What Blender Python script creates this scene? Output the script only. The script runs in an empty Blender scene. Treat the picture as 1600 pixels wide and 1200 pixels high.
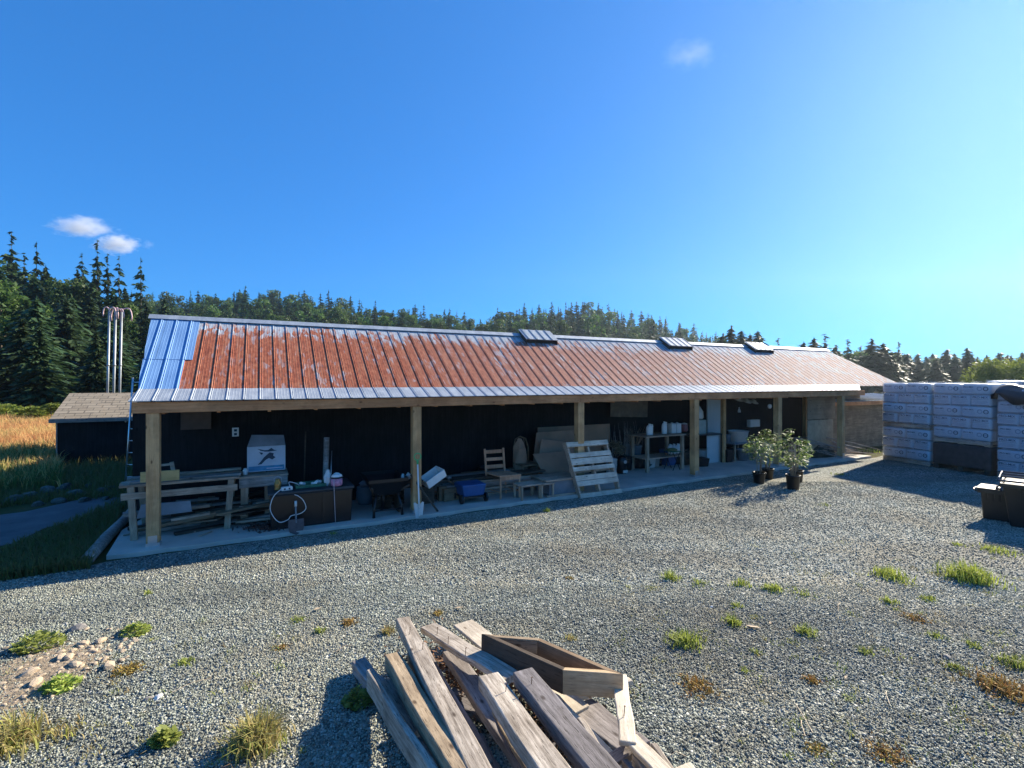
import bpy, math, random
import numpy as np
from mathutils import Matrix, Vector
D = bpy.data
scene = bpy.context.scene
col = scene.collection
R_ = math.radians
# ------------------------------------------------------------------ camera
CAMH, F, CX, CY = 2.2, 755.0, 800.0, 595.0        # height (m), focal (px of 1600), principal x, horizon y
cam = D.objects.new('camera', D.cameras.new('camera'))
col.objects.link(cam); scene.camera = cam
cam.location = (0, 0, CAMH); cam.rotation_euler = (R_(90), 0, 0)
cam.data.sensor_width = 36; cam.data.lens = 36*F/1600
cam.data.shift_y = -(600-CY)/1600
cam.data.clip_start = .05; cam.data.clip_end = 12000
# ------------------------------------------------------------------ sky + sun
SUN_AZ, SUN_EL = 51.5, 28.4                         # azimuth clockwise from +Y, elevation
w = D.worlds.new('World'); scene.world = w; w.use_nodes = True
nt = w.node_tree; nt.nodes.clear()
sky = nt.nodes.new('ShaderNodeTexSky'); sky.sky_type = 'NISHITA'; sky.sun_disc = False
sky.sun_elevation = R_(SUN_EL); sky.sun_rotation = R_(SUN_AZ)
sky.air_density = 1.0; sky.dust_density = .12; sky.ozone_density = 3.0; sky.altitude = 100
hs = nt.nodes.new('ShaderNodeMix'); hs.data_type = 'RGBA'; hs.blend_type = 'MULTIPLY'; hs.inputs[0].default_value = 1.; hs.inputs[7].default_value = (.122, .53, 1.10, 1)
gm = nt.nodes.new('ShaderNodeGamma'); gm.inputs['Gamma'].default_value = .62
bg = nt.nodes.new('ShaderNodeBackground'); bg.inputs['Strength'].default_value = .135
wo = nt.nodes.new('ShaderNodeOutputWorld')
nt.links.new(sky.outputs[0], gm.inputs['Color']); nt.links.new(gm.outputs[0], hs.inputs[6])
nt.links.new(hs.outputs[2], bg.inputs['Color']); nt.links.new(bg.outputs[0], wo.inputs['Surface'])
sl = D.lights.new('sun', 'SUN'); sl.energy = 5.; sl.angle = R_(.55); sl.color = (1, .90, .73)
so = D.objects.new('sun', sl); col.objects.link(so)
az, el = R_(SUN_AZ), R_(SUN_EL)
SUNV = Vector((math.sin(az)*math.cos(el), math.cos(az)*math.cos(el), math.sin(el)))
so.rotation_euler = SUNV.to_track_quat('Z', 'Y').to_euler()
vs = scene.view_settings
vs.view_transform = 'Standard'; vs.look = 'None'; vs.gamma = 1; vs.use_curve_mapping = False
vs.exposure = 1.27
scene.render.engine = 'CYCLES'
cy = scene.cycles
cy.max_bounces = 8; cy.diffuse_bounces = 4; cy.glossy_bounces = 3; cy.transmission_bounces = 4
cy.transparent_max_bounces = 12; cy.volume_bounces = 1
cy.use_denoising = True
# ------------------------------------------------------------------ geometry of the place: pixel of the 1600x1200 frame <-> metres
U = np.array([1460., 755.]); U /= np.linalg.norm(U); V = np.array([-U[1], U[0]])   # along / across the barn
ANG = math.atan2(U[1], U[0])
SZ = .06                                            # top of the concrete slab
def G(px, py, z=0.):
    Y = F*(CAMH-z)/(py-CY); return np.array([(px-CX)/F*Y, Y])
O = G(170, 868, SZ)
def B(u, v): return O+U*u+V*v
def BW(u, v, z=0.):
    p = B(u, v); return Vector((p[0], p[1], z))
def uv(p): d = p-O; return float(d@U), float(d@V)
def atx(px, v):
    k = (px-CX)/F; Q = O+V*v; return (k*Q[1]-Q[0])/(U[0]-k*U[1])
def zof(py, p): return CAMH-(py-CY)*p[1]/F
def RP(px0, px1, py0, py1, v):                      # a rectangle of the picture on the plane v: u0, u1, z0, z1
    u0, u1 = atx(px0, v), atx(px1, v); p = B((u0+u1)/2, v)
    return u0, u1, zof(py1, p), zof(py0, p)
def VF(px, py, z=SZ): return uv(G(px, py, z))[1]
rnd = random.Random(7)
# ------------------------------------------------------------------ materials
def newmat(name):
    m = D.materials.new(name); m.use_nodes = True
    n = m.node_tree.nodes; n.clear()
    o = n.new('ShaderNodeOutputMaterial'); b = n.new('ShaderNodeBsdfPrincipled')
    m.node_tree.links.new(b.outputs[0], o.inputs[0]); return m, m.node_tree, b, o
def ramp(t, stops, interp='LINEAR'):
    r = t.nodes.new('ShaderNodeValToRGB'); r.color_ramp.interpolation = interp
    e = r.color_ramp.elements
    while len(e) < len(stops): e.new(.5)
    for x, (p, c) in zip(e, stops): x.position = p; x.color = (c[0], c[1], c[2], 1)
    return r
def coords(t, scale=(1,1,1), kind='Object', rot=(0,0,0)):
    c = t.nodes.new('ShaderNodeTexCoord'); m = t.nodes.new('ShaderNodeMapping')
    m.inputs['Scale'].default_value = scale; m.inputs['Rotation'].default_value = rot
    t.links.new(c.outputs[kind], m.inputs[0]); return m.outputs[0]
def noise(t, vec, scale, detail=4, rough=.55):
    n = t.nodes.new('ShaderNodeTexNoise'); n.inputs['Scale'].default_value = scale
    n.inputs['Detail'].default_value = detail; n.inputs['Roughness'].default_value = rough
    t.links.new(vec, n.inputs['Vector']); return n.outputs['Fac']
def bump(t, b, h, strength, dist=.01):
    n = t.nodes.new('ShaderNodeBump'); n.inputs['Strength'].default_value = strength; n.inputs['Distance'].default_value = dist
    t.links.new(h, n.inputs['Height']); t.links.new(n.outputs[0], b.inputs['Normal'])
def mixc(t, fac, a, bb, mode='MIX'):
    n = t.nodes.new('ShaderNodeMix'); n.data_type = 'RGBA'; n.blend_type = mode
    for s, v in ((n.inputs[0], fac), (n.inputs[6], a), (n.inputs[7], bb)):
        if hasattr(v, 'is_output'): t.links.new(v, s)
        else: s.default_value = v if isinstance(v, float) else (v[0], v[1], v[2], 1)
    return n.outputs[2]
def math_(t, op, a, b=None, clamp=False):
    n = t.nodes.new('ShaderNodeMath'); n.operation = op; n.use_clamp = clamp
    for i, v in enumerate((a, b)):
        if v is None: continue
        if hasattr(v, 'is_output'): t.links.new(v, n.inputs[i])
        else: n.inputs[i].default_value = v
    return n.outputs[0]
_mc = {}
def plain(name, c, rough=.6, metal=0., var=.25, scale=6., bmp=.15):
    if name in _mc: return _mc[name]
    m, t, b, o = newmat(name)
    vec = coords(t); f = noise(t, vec, scale, 5, .6)
    r = ramp(t, [(.3, [x*(1-var) for x in c]), (.7, [min(1, x*(1+var)) for x in c])])
    t.links.new(f, r.inputs[0]); t.links.new(r.outputs[0], b.inputs['Base Color'])
    b.inputs['Roughness'].default_value = rough; b.inputs['Metallic'].default_value = metal
    if bmp: bump(t, b, noise(t, vec, scale*8, 3), bmp, .004)
    _mc[name] = m; return m
def wood(name, ca, cb, axis=0, rough=.75, crack=.5, stain=None, gs=1.):
    """sawn timber: streaks along one object axis, knots, cracks and stains with a shape of their own"""
    if name in _mc: return _mc[name]
    m, t, b, o = newmat(name)
    s = [14., 14., 14.]; s[axis] = .9
    info = t.nodes.new('ShaderNodeObjectInfo')
    c = t.nodes.new('ShaderNodeTexCoord')
    add = t.nodes.new('ShaderNodeVectorMath'); add.operation = 'ADD'
    mul = t.nodes.new('ShaderNodeMath'); mul.operation = 'MULTIPLY'; mul.inputs[1].default_value = 37.
    t.links.new(info.outputs['Random'], mul.inputs[0])
    t.links.new(c.outputs['Object'], add.inputs[0]); t.links.new(mul.outputs[0], add.inputs[1])
    mp = t.nodes.new('ShaderNodeMapping'); mp.inputs['Scale'].default_value = [x*gs for x in s]; t.links.new(add.outputs[0], mp.inputs[0])
    vec = mp.outputs[0]
    f = noise(t, vec, 2.2, 8, .65)
    r = ramp(t, [(.28, ca), (.5, [(x+y)/2 for x, y in zip(ca, cb)]), (.68, cb)])
    t.links.new(f, r.inputs[0])
    f2 = noise(t, vec, 9., 4, .6)
    cr = ramp(t, [(.33, (.12,.1,.09)), (.41, (1,1,1))]); t.links.new(f2, cr.inputs[0])
    c1 = mixc(t, crack, r.outputs[0], cr.outputs[0], 'MULTIPLY')
    f3 = noise(t, add.outputs[0], 2.3, 5, .6)
    st = ramp(t, [(.42, (.55,.52,.5)), (.6, (1.1,1.1,1.1))]); t.links.new(f3, st.inputs[0])
    c2 = mixc(t, .6, c1, st.outputs[0], 'MULTIPLY')
    # small dark knots and nail holes
    vo = t.nodes.new('ShaderNodeTexVoronoi'); vo.inputs['Scale'].default_value = 1.; 
    m2 = t.nodes.new('ShaderNodeMapping'); sc = [9., 9., 9.]; sc[axis] = 4.; m2.inputs['Scale'].default_value = sc
    t.links.new(add.outputs[0], m2.inputs[0]); t.links.new(m2.outputs[0], vo.inputs['Vector'])
    kn = ramp(t, [(.05, (.15,.1,.07)), (.13, (1,1,1))]); t.links.new(vo.outputs['Distance'], kn.inputs[0])
    c3 = mixc(t, .8, c2, kn.outputs[0], 'MULTIPLY')
    t.links.new(c3, b.inputs['Base Color'])
    b.inputs['Roughness'].default_value = rough; b.inputs['Specular IOR Level'].default_value = .25
    bump(t, b, f2, .5, .004)
    _mc[name] = m; return m
def leafmat(name, ca, cb, cc, scale=1.5, transl=.35):
    if name in _mc: return _mc[name]
    m, t, b, o = newmat(name)
    info = t.nodes.new('ShaderNodeObjectInfo')
    f = noise(t, coords(t), scale, 3, .6)
    r = ramp(t, [(.33, ca), (.52, cb), (.72, cc)]); t.links.new(f, r.inputs[0])
    h = t.nodes.new('ShaderNodeHueSaturation')
    mr = t.nodes.new('ShaderNodeMapRange'); mr.inputs['To Min'].default_value = .6; mr.inputs['To Max'].default_value = 1.35
    t.links.new(info.outputs['Random'], mr.inputs[0]); t.links.new(mr.outputs[0], h.inputs['Value'])
    mr2 = t.nodes.new('ShaderNodeMapRange'); mr2.inputs['To Min'].default_value = .485; mr2.inputs['To Max'].default_value = .512
    t.links.new(info.outputs['Random'], mr2.inputs[0]); t.links.new(mr2.outputs[0], h.inputs['Hue'])
    t.links.new(r.outputs[0], h.inputs['Color']); t.links.new(h.outputs[0], b.inputs['Base Color'])
    b.inputs['Roughness'].default_value = .55; b.inputs['Specular IOR Level'].default_value = .3
    tr = t.nodes.new('ShaderNodeBsdfTranslucent'); t.links.new(h.outputs[0], tr.inputs['Color'])
    mx = t.nodes.new('ShaderNodeMixShader'); mx.inputs[0].default_value = transl
    t.links.new(b.outputs[0], mx.inputs[1]); t.links.new(tr.outputs[0], mx.inputs[2]); t.links.new(mx.outputs[0], o.inputs[0])
    _mc[name] = m; return m
def attrmat(name, stops, rough=.8, transl=0., attr='tone', spec=.3):
    """colour chosen per piece through a stored attribute"""
    m, t, b, o = newmat(name)
    a = t.nodes.new('ShaderNodeAttribute'); a.attribute_name = attr
    r = ramp(t, stops); t.links.new(a.outputs['Fac'], r.inputs[0]); t.links.new(r.outputs[0], b.inputs['Base Color'])
    b.inputs['Roughness'].default_value = rough; b.inputs['Specular IOR Level'].default_value = spec
    if transl:
        tr = t.nodes.new('ShaderNodeBsdfTranslucent'); t.links.new(r.outputs[0], tr.inputs['Color'])
        mx = t.nodes.new('ShaderNodeMixShader'); mx.inputs[0].default_value = transl
        t.links.new(b.outputs[0], mx.inputs[1]); t.links.new(tr.outputs[0], mx.inputs[2]); t.links.new(mx.outputs[0], o.inputs[0])
    return m
# ------------------------------------------------------------------ mesh helpers
def tag(o, label=None, cat=None, group=None, kind=None):
    if label: o['label'] = label
    if cat: o['category'] = cat
    if group: o['group'] = group
    if kind: o['kind'] = kind
    return o
def thing(name, label, cat, loc=(0,0,0), rot=0., group=None):
    o = D.objects.new(name, None); col.objects.link(o); o.location = loc; o.rotation_euler = (0, 0, rot)
    o.empty_display_size = .1
    return tag(o, label, cat, group)
def bthing(name, label, cat, u, v, z=SZ, rot=0., group=None):      # stands in the barn's own frame
    return thing(name, label, cat, BW(u, v, z), ANG+rot, group)
def addobj(name, me, mat=None, parent=None, smooth=False, bevel=0.):
    if mat is not None: me.materials.append(mat)
    if smooth: me.polygons.foreach_set('use_smooth', [True]*len(me.polygons))
    o = D.objects.new(name, me); col.objects.link(o)
    if parent is not None: o.parent = parent
    if bevel:
        b = o.modifiers.new('bevel', 'BEVEL'); b.width = bevel; b.segments = 2; b.limit_method = 'ANGLE'
    return o
class MB:
    def __init__(s): s.v = []; s.f = []
    def quad(s, *p):
        n = len(s.v); s.v += [tuple(q) for q in p]; s.f.append(tuple(range(n, n+len(p)))); return s
    def hexa(s, p):                                  # p: 8 corners, bottom 4 then top 4, counter-clockwise
        n = len(s.v); s.v += [tuple(q) for q in p]
        for q in ((0,3,2,1),(4,5,6,7),(0,1,5,4),(1,2,6,5),(2,3,7,6),(3,0,4,7)): s.f.append(tuple(n+i for i in q))
        return s
    def box(s, x0, x1, y0, y1, z0, z1):
        return s.hexa([(x0,y0,z0),(x1,y0,z0),(x1,y1,z0),(x0,y1,z0),(x0,y0,z1),(x1,y0,z1),(x1,y1,z1),(x0,y1,z1)])
    def beam(s, p, q, wd, th, up=(0,0,1)):           # bar from p to q; wd across, th along up
        p, q = Vector(p), Vector(q); d = (q-p).normalized(); upv = Vector(up)
        x = d.cross(upv)
        if x.length < 1e-4: x = d.cross(Vector((0,1,0)))
        x.normalize(); y = x.cross(d).normalized()
        c = []
        for e in (-1, 1):
            for a, bq in ((p,-1),(q,-1),(q,1),(p,1)):
                c.append(a+x*(bq*wd/2)*-1+y*(e*th/2))
        return s.hexa(c)
    def tube(s, pts, r, n=8, cap=True):
        pts = [Vector(p) for p in pts]; rr = r if isinstance(r, (list, tuple)) else [r]*len(pts)
        base = len(s.v); prev = None
        for i, p in enumerate(pts):
            d = (pts[min(i+1, len(pts)-1)]-pts[max(i-1, 0)]).normalized()
            a = prev if prev is not None else (Vector((0,0,1)) if abs(d.z) < .9 else Vector((1,0,0)))
            x = d.cross(a); 
            if x.length < 1e-4: x = d.cross(Vector((0,1,.3)))
            x.normalize(); y = x.cross(d).normalized(); prev = y
            for k in range(n):
                t = 2*math.pi*k/n; s.v.append(tuple(p+(x*math.cos(t)+y*math.sin(t))*rr[i]))
        for i in range(len(pts)-1):
            for k in range(n):
                a = base+i*n+k; b2 = base+i*n+(k+1) % n; s.f.append((a, b2, b2+n, a+n))
        if cap:
            s.f.append(tuple(base+k for k in range(n))[::-1]); s.f.append(tuple(base+(len(pts)-1)*n+k for k in range(n)))
        return s
    def lathe(s, prof, n=20, c=(0,0,0), cap=True, sx=1., sy=1.):
        base = len(s.v)
        for r, z in prof:
            for k in range(n):
                t = 2*math.pi*k/n; s.v.append((c[0]+r*math.cos(t)*sx, c[1]+r*math.sin(t)*sy, c[2]+z))
        for i in range(len(prof)-1):
            for k in range(n):
                a = base+i*n+k; b2 = base+i*n+(k+1) % n; s.f.append((a, b2, b2+n, a+n))
        if cap:
            s.f.append(tuple(base+k for k in range(n))[::-1]); s.f.append(tuple(base+(len(prof)-1)*n+k for k in range(n)))
        return s
    def prism(s, poly, vec):                         # poly: planar 3D points; extruded by vec
        n = len(s.v); k = len(poly); vec = Vector(vec)
        s.v += [tuple(p) for p in poly]+[tuple(Vector(p)+vec) for p in poly]
        s.f.append(tuple(range(n, n+k))[::-1]); s.f.append(tuple(range(n+k, n+2*k)))
        for i in range(k):
            j = (i+1) % k; s.f.append((n+i, n+j, n+k+j, n+k+i))
        return s
    def build(s, name, mat, parent=None, smooth=False, bevel=0.):
        me = D.meshes.new(name); me.from_pydata(s.v, [], s.f); me.update()
        return addobj(name, me, mat, parent, smooth, bevel)
def npmesh(name, verts, faces, k):                   # faces: (n,k) int array
    me = D.meshes.new(name); verts = np.asarray(verts, np.float32); faces = np.asarray(faces, np.int32)
    me.vertices.add(len(verts)); me.vertices.foreach_set('co', verts.ravel())
    me.loops.add(faces.size); me.loops.foreach_set('vertex_index', faces.ravel())
    me.polygons.add(len(faces)); me.polygons.foreach_set('loop_start', np.arange(0, faces.size, k, dtype=np.int32))
    me.update(calc_edges=True); return me
def tone_attr(me, vals):
    a = me.attributes.new('tone', 'FLOAT', 'POINT'); a.data.foreach_set('value', np.asarray(vals, np.float32))
def copy_tree(o, parent=None, **kw):
    c = o.copy(); col.objects.link(c)
    if parent is not None: c.parent = parent
    for ch in list(o.children): copy_tree(ch, c)
    return c
def text_mesh(s, size):
    cu = D.curves.new('print', 'FONT'); cu.body = s; cu.size = size; cu.align_x = 'CENTER'; cu.align_y = 'CENTER'
    cu.resolution_u = 3; cu.extrude = .0008; cu.offset = size*.012
    o = D.objects.new('print', cu); col.objects.link(o)
    dg = bpy.context.evaluated_depsgraph_get(); me = D.meshes.new_from_object(o.evaluated_get(dg))
    D.objects.remove(o); return me
def add_text(mb, s, size, cx, cz, y, flip=False):     # lettering in the x-z plane at depth y facing -y
    me = text_mesh(s, size); n = len(mb.v)
    for q in me.vertices: mb.v.append((cx+q.co.x, y-q.co.z-.001, cz+q.co.y))
    for p in me.polygons: mb.f.append(tuple(n+i for i in p.vertices))
    D.meshes.remove(me); return mb
# ------------------------------------------------------------------ shared materials
M = {}
M['rust'] = None
def mk_roof(name, kind):
    m, t, b, o = newmat(name)
    c = t.nodes.new('ShaderNodeTexCoord'); sep = t.nodes.new('ShaderNodeSeparateXYZ'); t.links.new(c.outputs['Object'], sep.inputs[0])
    u, v = sep.outputs[0], sep.outputs[1]
    mp = t.nodes.new('ShaderNodeMapping'); mp.inputs['Scale'].default_value = (3.2, 1.6, 1.6); t.links.new(c.outputs['Object'], mp.inputs[0])
    vec = mp.outputs[0]
    zinc = ramp(t, [(.3, (.27,.31,.36)), (.7, (.46,.50,.53))]); t.links.new(noise(t, vec, 2.5, 5, .6), zinc.inputs[0])
    if kind == 'rust':
        fm = t.nodes.new('ShaderNodeMapping'); fm.inputs['Scale'].default_value = (11., .75, .75); t.links.new(c.outputs['Object'], fm.inputs[0]); fine = noise(t, fm.outputs[0], 3.0, 9, .75); big = noise(t, vec, .55, 3, .5)
        fl = t.nodes.new('ShaderNodeMath'); fl.operation = 'SNAP'
        vo = t.nodes.new('ShaderNodeTexVoronoi'); vo.inputs['Scale'].default_value = 1.
        m3 = t.nodes.new('ShaderNodeMapping'); m3.inputs['Scale'].default_value = (24, 7., 7.); t.links.new(c.outputs['Object'], m3.inputs[0]); t.links.new(m3.outputs[0], vo.inputs['Vector'])
        # bare zinc grows towards the ridge; the far-end paling paints in glare
        near_ridge = t.nodes.new('ShaderNodeMapRange'); near_ridge.inputs['From Min'].default_value = 1.62; near_ridge.inputs['From Max'].default_value = 2.1; near_ridge.inputs['To Max'].default_value = .34
        t.links.new(v, near_ridge.inputs[0])
        far = t.nodes.new('ShaderNodeMapRange'); far.inputs['From Min'].default_value = 3.5; far.inputs['From Max'].default_value = 19.; far.inputs['To Max'].default_value = .08
        t.links.new(u, far.inputs[0])
        a = math_(t, 'ADD', near_ridge.outputs[0], far.outputs[0])
        a = math_(t, 'ADD', a, math_(t, 'MULTIPLY', fine, .55)); a = math_(t, 'ADD', a, math_(t, 'MULTIPLY', big, .40))
        cell = t.nodes.new('ShaderNodeSeparateColor'); t.links.new(vo.outputs['Color'], cell.inputs[0])
        a = math_(t, 'ADD', a, math_(t, 'MULTIPLY', cell.outputs[0], .30))
        mask = ramp(t, [(.72, (0,0,0)), (.90, (1,1,1))]); t.links.new(a, mask.inputs[0])
        rc = ramp(t, [(.25, (.13,.034,.02)), (.5, (.31,.085,.042)), (.75, (.45,.16,.08))]); t.links.new(noise(t, vec, 6., 6, .65), rc.inputs[0])
        tan = ramp(t, [(.50, (0,0,0)), (.66, (1,1,1))]); t.links.new(noise(t, fm.outputs[0], 1.7, 9, .8), tan.inputs[0]); rust2 = mixc(t, math_(t, 'MULTIPLY', tan.outputs[0], .55), rc.outputs[0], (.46,.25,.15)); glare_fade = t.nodes.new('ShaderNodeMapRange'); glare_fade.inputs['From Min'].default_value = 4.; glare_fade.inputs['From Max'].default_value = 16.; glare_fade.inputs['To Max'].default_value = .65; t.links.new(u, glare_fade.inputs[0]); rust3 = mixc(t, glare_fade.outputs[0], rust2, (.46,.32,.29)); cc = mixc(t, mask.outputs[0], rust3, zinc.outputs[0])  # pale pink towards the far end is sun glare painted into the rust
        t.links.new(cc, b.inputs['Base Color'])
        b.inputs['Metallic'].default_value = .0; b.inputs['Roughness'].default_value = .72; b.inputs['Specular IOR Level'].default_value = .25
    elif kind == 'zinc':
        t.links.new(zinc.outputs[0], b.inputs['Base Color']); b.inputs['Metallic'].default_value = .35; b.inputs['Roughness'].default_value = .55
    else:
        r = ramp(t, [(.3, (.15,.29,.52)), (.7, (.20,.37,.62))]); t.links.new(noise(t, vec, 1.2, 4), r.inputs[0])
        t.links.new(r.outputs[0], b.inputs['Base Color']); b.inputs['Metallic'].default_value = .05; b.inputs['Roughness'].default_value = .5
    bump(t, b, noise(t, vec, 12., 3), .12, .006)
    return m
M['rust'] = mk_roof('rusted_roof_metal', 'rust'); M['zinc'] = mk_roof('galvanised_roof_metal', 'zinc'); M['blue'] = mk_roof('blue_roof_metal', 'blue')
M['beam'] = wood('beam_timber', (.50,.21,.085), (.70,.34,.155), 0, crack=.4)
M['post'] = wood('post_timber', (.52,.28,.12), (.68,.41,.20), 2, crack=.3)
M['weather'] = wood('weathered_timber', (.33,.22,.15), (.62,.47,.35), 0, crack=.75)
M['grey_wood'] = wood('grey_timber', (.22,.19,.165), (.46,.41,.37), 0, crack=.85)
M['pale_wood'] = wood('pale_timber', (.48,.41,.31), (.70,.63,.52), 0, crack=.45)
M['brown_wood'] = wood('brown_timber', (.16,.105,.06), (.34,.24,.15), 0, crack=.6)
M['dark_wood'] = wood('dark_timber', (.05,.038,.028), (.12,.09,.065), 0, crack=.6)
M['yellow_wood'] = wood('yellow_plank', (.50,.34,.13), (.66,.48,.22), 0, crack=.15)
M['furn'] = wood('furniture_wood', (.46,.23,.13), (.64,.36,.22), 2, crack=.2)
M['leg_wood'] = wood('leg_wood', (.30,.21,.14), (.54,.41,.29), 2, crack=.5)
M['ply'] = wood('plywood', (.22,.16,.10), (.33,.25,.17), 0, crack=.2, gs=.4)
M['card'] = plain('cardboard', (.42,.24,.15), .85, var=.18, scale=2.)
M['black'] = plain('black_plastic', (.009,.009,.010), .35, var=.3)
M['blackwall'] = wood('dark_wall_boards', (.008,.008,.009), (.022,.021,.022), 2, crack=.4)
M['white'] = plain('white_plastic', (.80,.77,.72), .4, var=.06, bmp=.05)
M['jug'] = plain('milky_plastic', (.66,.64,.60), .35, var=.1, bmp=.05)
M['conc'] = plain('concrete', (.50,.45,.385), .85, var=.22, scale=1.6, bmp=.3)
M['steel'] = plain('galvanised_steel', (.55,.57,.58), .35, .8, .1)
M['alu'] = plain('aluminium', (.7,.71,.72), .3, .85, .08)
M['rock'] = plain('field_stone', (.22,.205,.19), .9, var=.35, scale=7., bmp=.6)
M['ochre'] = plain('ochre_stone', (.46,.36,.25), .9, var=.3, scale=12., bmp=.6)
# ------------------------------------------------------------------ ground sheets
def sheet(name, pts, z, mat, res=None):
    b = MB(); b.f.append(tuple(range(len(pts)))); b.v = [(p[0], p[1], z) for p in pts]
    return tag(b.build(name, mat), kind='structure')
def mk_ground():
    m, t, b, o = newmat('field_ground'); vec = coords(t)
    r = ramp(t, [(.3, (.035,.05,.018)), (.5, (.07,.075,.03)), (.7, (.13,.10,.05))]); t.links.new(noise(t, vec, .35, 8, .65), r.inputs[0])
    t.links.new(r.outputs[0], b.inputs['Base Color']); b.inputs['Roughness'].default_value = 1.; b.inputs['Specular IOR Level'].default_value = .05
    bump(t, b, noise(t, vec, 6, 5), .6, .05); return m
def mk_gravel():
    m, t, b, o = newmat('crushed_stone'); vec = coords(t)
    vo = t.nodes.new('ShaderNodeTexVoronoi'); vo.inputs['Scale'].default_value = 46.; t.links.new(vec, vo.inputs['Vector'])
    cell = t.nodes.new('ShaderNodeSeparateColor'); t.links.new(vo.outputs['Color'], cell.inputs[0])
    g = ramp(t, [(0, (.045,.05,.048)), (.35, (.13,.145,.135)), (.75, (.31,.325,.28)), (.97, (.45,.46,.42)), (1., (.7,.68,.62))]); t.links.new(cell.outputs[0], g.inputs[0])
    big = noise(t, vec, .7, 5, .6)
    dirt = ramp(t, [(.55, (0,0,0)), (.72, (1,1,1))]); t.links.new(big, dirt.inputs[0])
    c1 = mixc(t, math_(t, 'MULTIPLY', dirt.outputs[0], .5), g.outputs[0], (.14,.115,.08))
    t.links.new(c1, b.inputs['Base Color']); b.inputs['Roughness'].default_value = .85; b.inputs['Specular IOR Level'].default_value = .3
    h = math_(t, 'SUBTRACT', cell.outputs[1], math_(t, 'MULTIPLY', vo.outputs['Distance'], 1.3))
    bump(t, b, h, 1., .016); return m
M['ground'] = mk_ground(); M['gravel'] = mk_gravel()
g = MB(); g.quad((-795,-55,0), (895,-55,0), (895,415,0), (-795,415,0)); tag(g.build('ground', M['ground']), kind='structure')
yard = [B(-13,-.75), B(-3.5,-.42), B(-1.2,-.30), B(-.2,-.14), B(0,-.05), B(8,-.05), B(17.3,-.02), B(19,.3), B(28,1.5), B(36,-4), B(24,-24), B(-14,-16)]
sheet('gravel_yard', yard, .004, M['gravel'])
path = [G(*p) for p in ((-260,838), (-260,905), (20,850), (70,826), (150,806), (187,790), (196,772), (120,782), (40,800))]
sheet('concrete_path', path, .008, plain('old_tarmac', (.10,.105,.11), .9, var=.3, scale=2., bmp=.3))
# slab with an uneven front edge
b = MB(); top = []; us = np.linspace(0, 17.1, 60)
front = [(u, rnd.uniform(-.035, .03)+(-.02 if 3 < u < 9 else 0.)) for u in us]
front[0] = (-.03, .02)
pts = [BW(u, v) for u, v in front]+[BW(17.1, 2.2), BW(.1, 2.2), BW(-.12, 1.2)]
b.prism([(p[0], p[1], .0) for p in pts], (0, 0, SZ)); tag(b.build('concrete_slab', M['conc'], bevel=.006), kind='structure')
# ------------------------------------------------------------------ barn
VB, ZB, VRG, ZRG = .45, 2.05, 2.2, 3.25             # roof break and ridge
VE, ZE = .08, 1.925                                 # porch eave
U0B, U0R = atx(213, VB), atx(237, VRG)
U1B, U1R = atx(1411, VB), atx(1290, VRG)
PITCH = (atx(393.75, VB)-atx(288.75, VB))/4
def rib_profile(u0, u1, pitch, rh, phase=0.):       # list of (u, height)
    out = [(u0, 0)]; k = math.floor((u0-phase)/pitch)
    while True:
        s = phase+k*pitch; k += 1
        if s > u1: break
        for du, h in ((0, 0), (.007, rh), (.017, rh), (.024, 0), (.034, 0), (.039, rh*.6), (.044, 0), (.085, 0), (.090, .002), (.095, 0), (.125, 0), (.130, .002), (.135, 0), (.168, 0), (.173, .002), (.178, 0)):
            if u0 < s+du*pitch/.22 < u1: out.append((s+du*pitch/.22, h))
    out.append((u1, 0)); return out
def slope_mesh(name, u0b, u1b, u0t, u1t, vb, zb, vt, zt, pitch, rh, mat, parent, lift=0., phase=0., thick=.012):
    """ribbed sheet between the lower line (vb,zb) and the upper line (vt,zt); its ends may rake"""
    n = Vector((0, -(zt-zb), (vt-vb))).normalized()
    prof = rib_profile(min(u0b, u0t), max(u1b, u1t), pitch, rh, phase)
    b = MB(); rows = []
    for u, h in prof:
        lo, hi = 0., 1.
        if u < u0b: lo = (u0b-u)/max(1e-6, u0b-u0t)
        if u < u0t: hi = (u-u0b)/max(1e-6, u0t-u0b)
        if u > u1t: hi = (u1b-u)/max(1e-6, u1b-u1t)
        if u > u1b: lo = (u-u1b)/max(1e-6, u1t-u1b)
        if hi-lo < 1e-4: hi = lo+1e-4
        r = []
        for tt in (lo, lo+(hi-lo)*.5, hi):
            p = Vector((u, vb+(vt-vb)*tt, zb+(zt-zb)*tt)); r.append(p+n*(h+lift))
        rows.append(r)
    for a, c in zip(rows, rows[1:]):
        b.quad(a[0], c[0], c[1], a[1]); b.quad(a[1], c[1], c[2], a[2])
        b.quad(a[0]-n*thick, a[2]-n*thick, c[2]-n*thick, c[0]-n*thick)
        b.quad(a[0]-n*thick, c[0]-n*thick, c[0], a[0])
    for r in (rows[0], rows[-1]): b.quad(r[0], r[2], r[2]-n*thick, r[0]-n*thick)
    return b.build(name, mat, parent)
barn = thing('barn', 'long low open-fronted barn with a rusted red ribbed metal roof on square timber posts', 'barn', BW(0,0,0), ANG)
slope_mesh('main_roof', U0B, U1B, U0R, U1R, VB, ZB, VRG, ZRG, PITCH, .0095, M['rust'], barn)
slope_mesh('porch_roof', atx(203, VE)-.02, atx(1344, VE), U0B-.0, atx(1344, VB), VE, ZE, VB+.04, ZB+.022, PITCH, .009, M['zinc'], barn, lift=.02, thick=.01)
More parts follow.
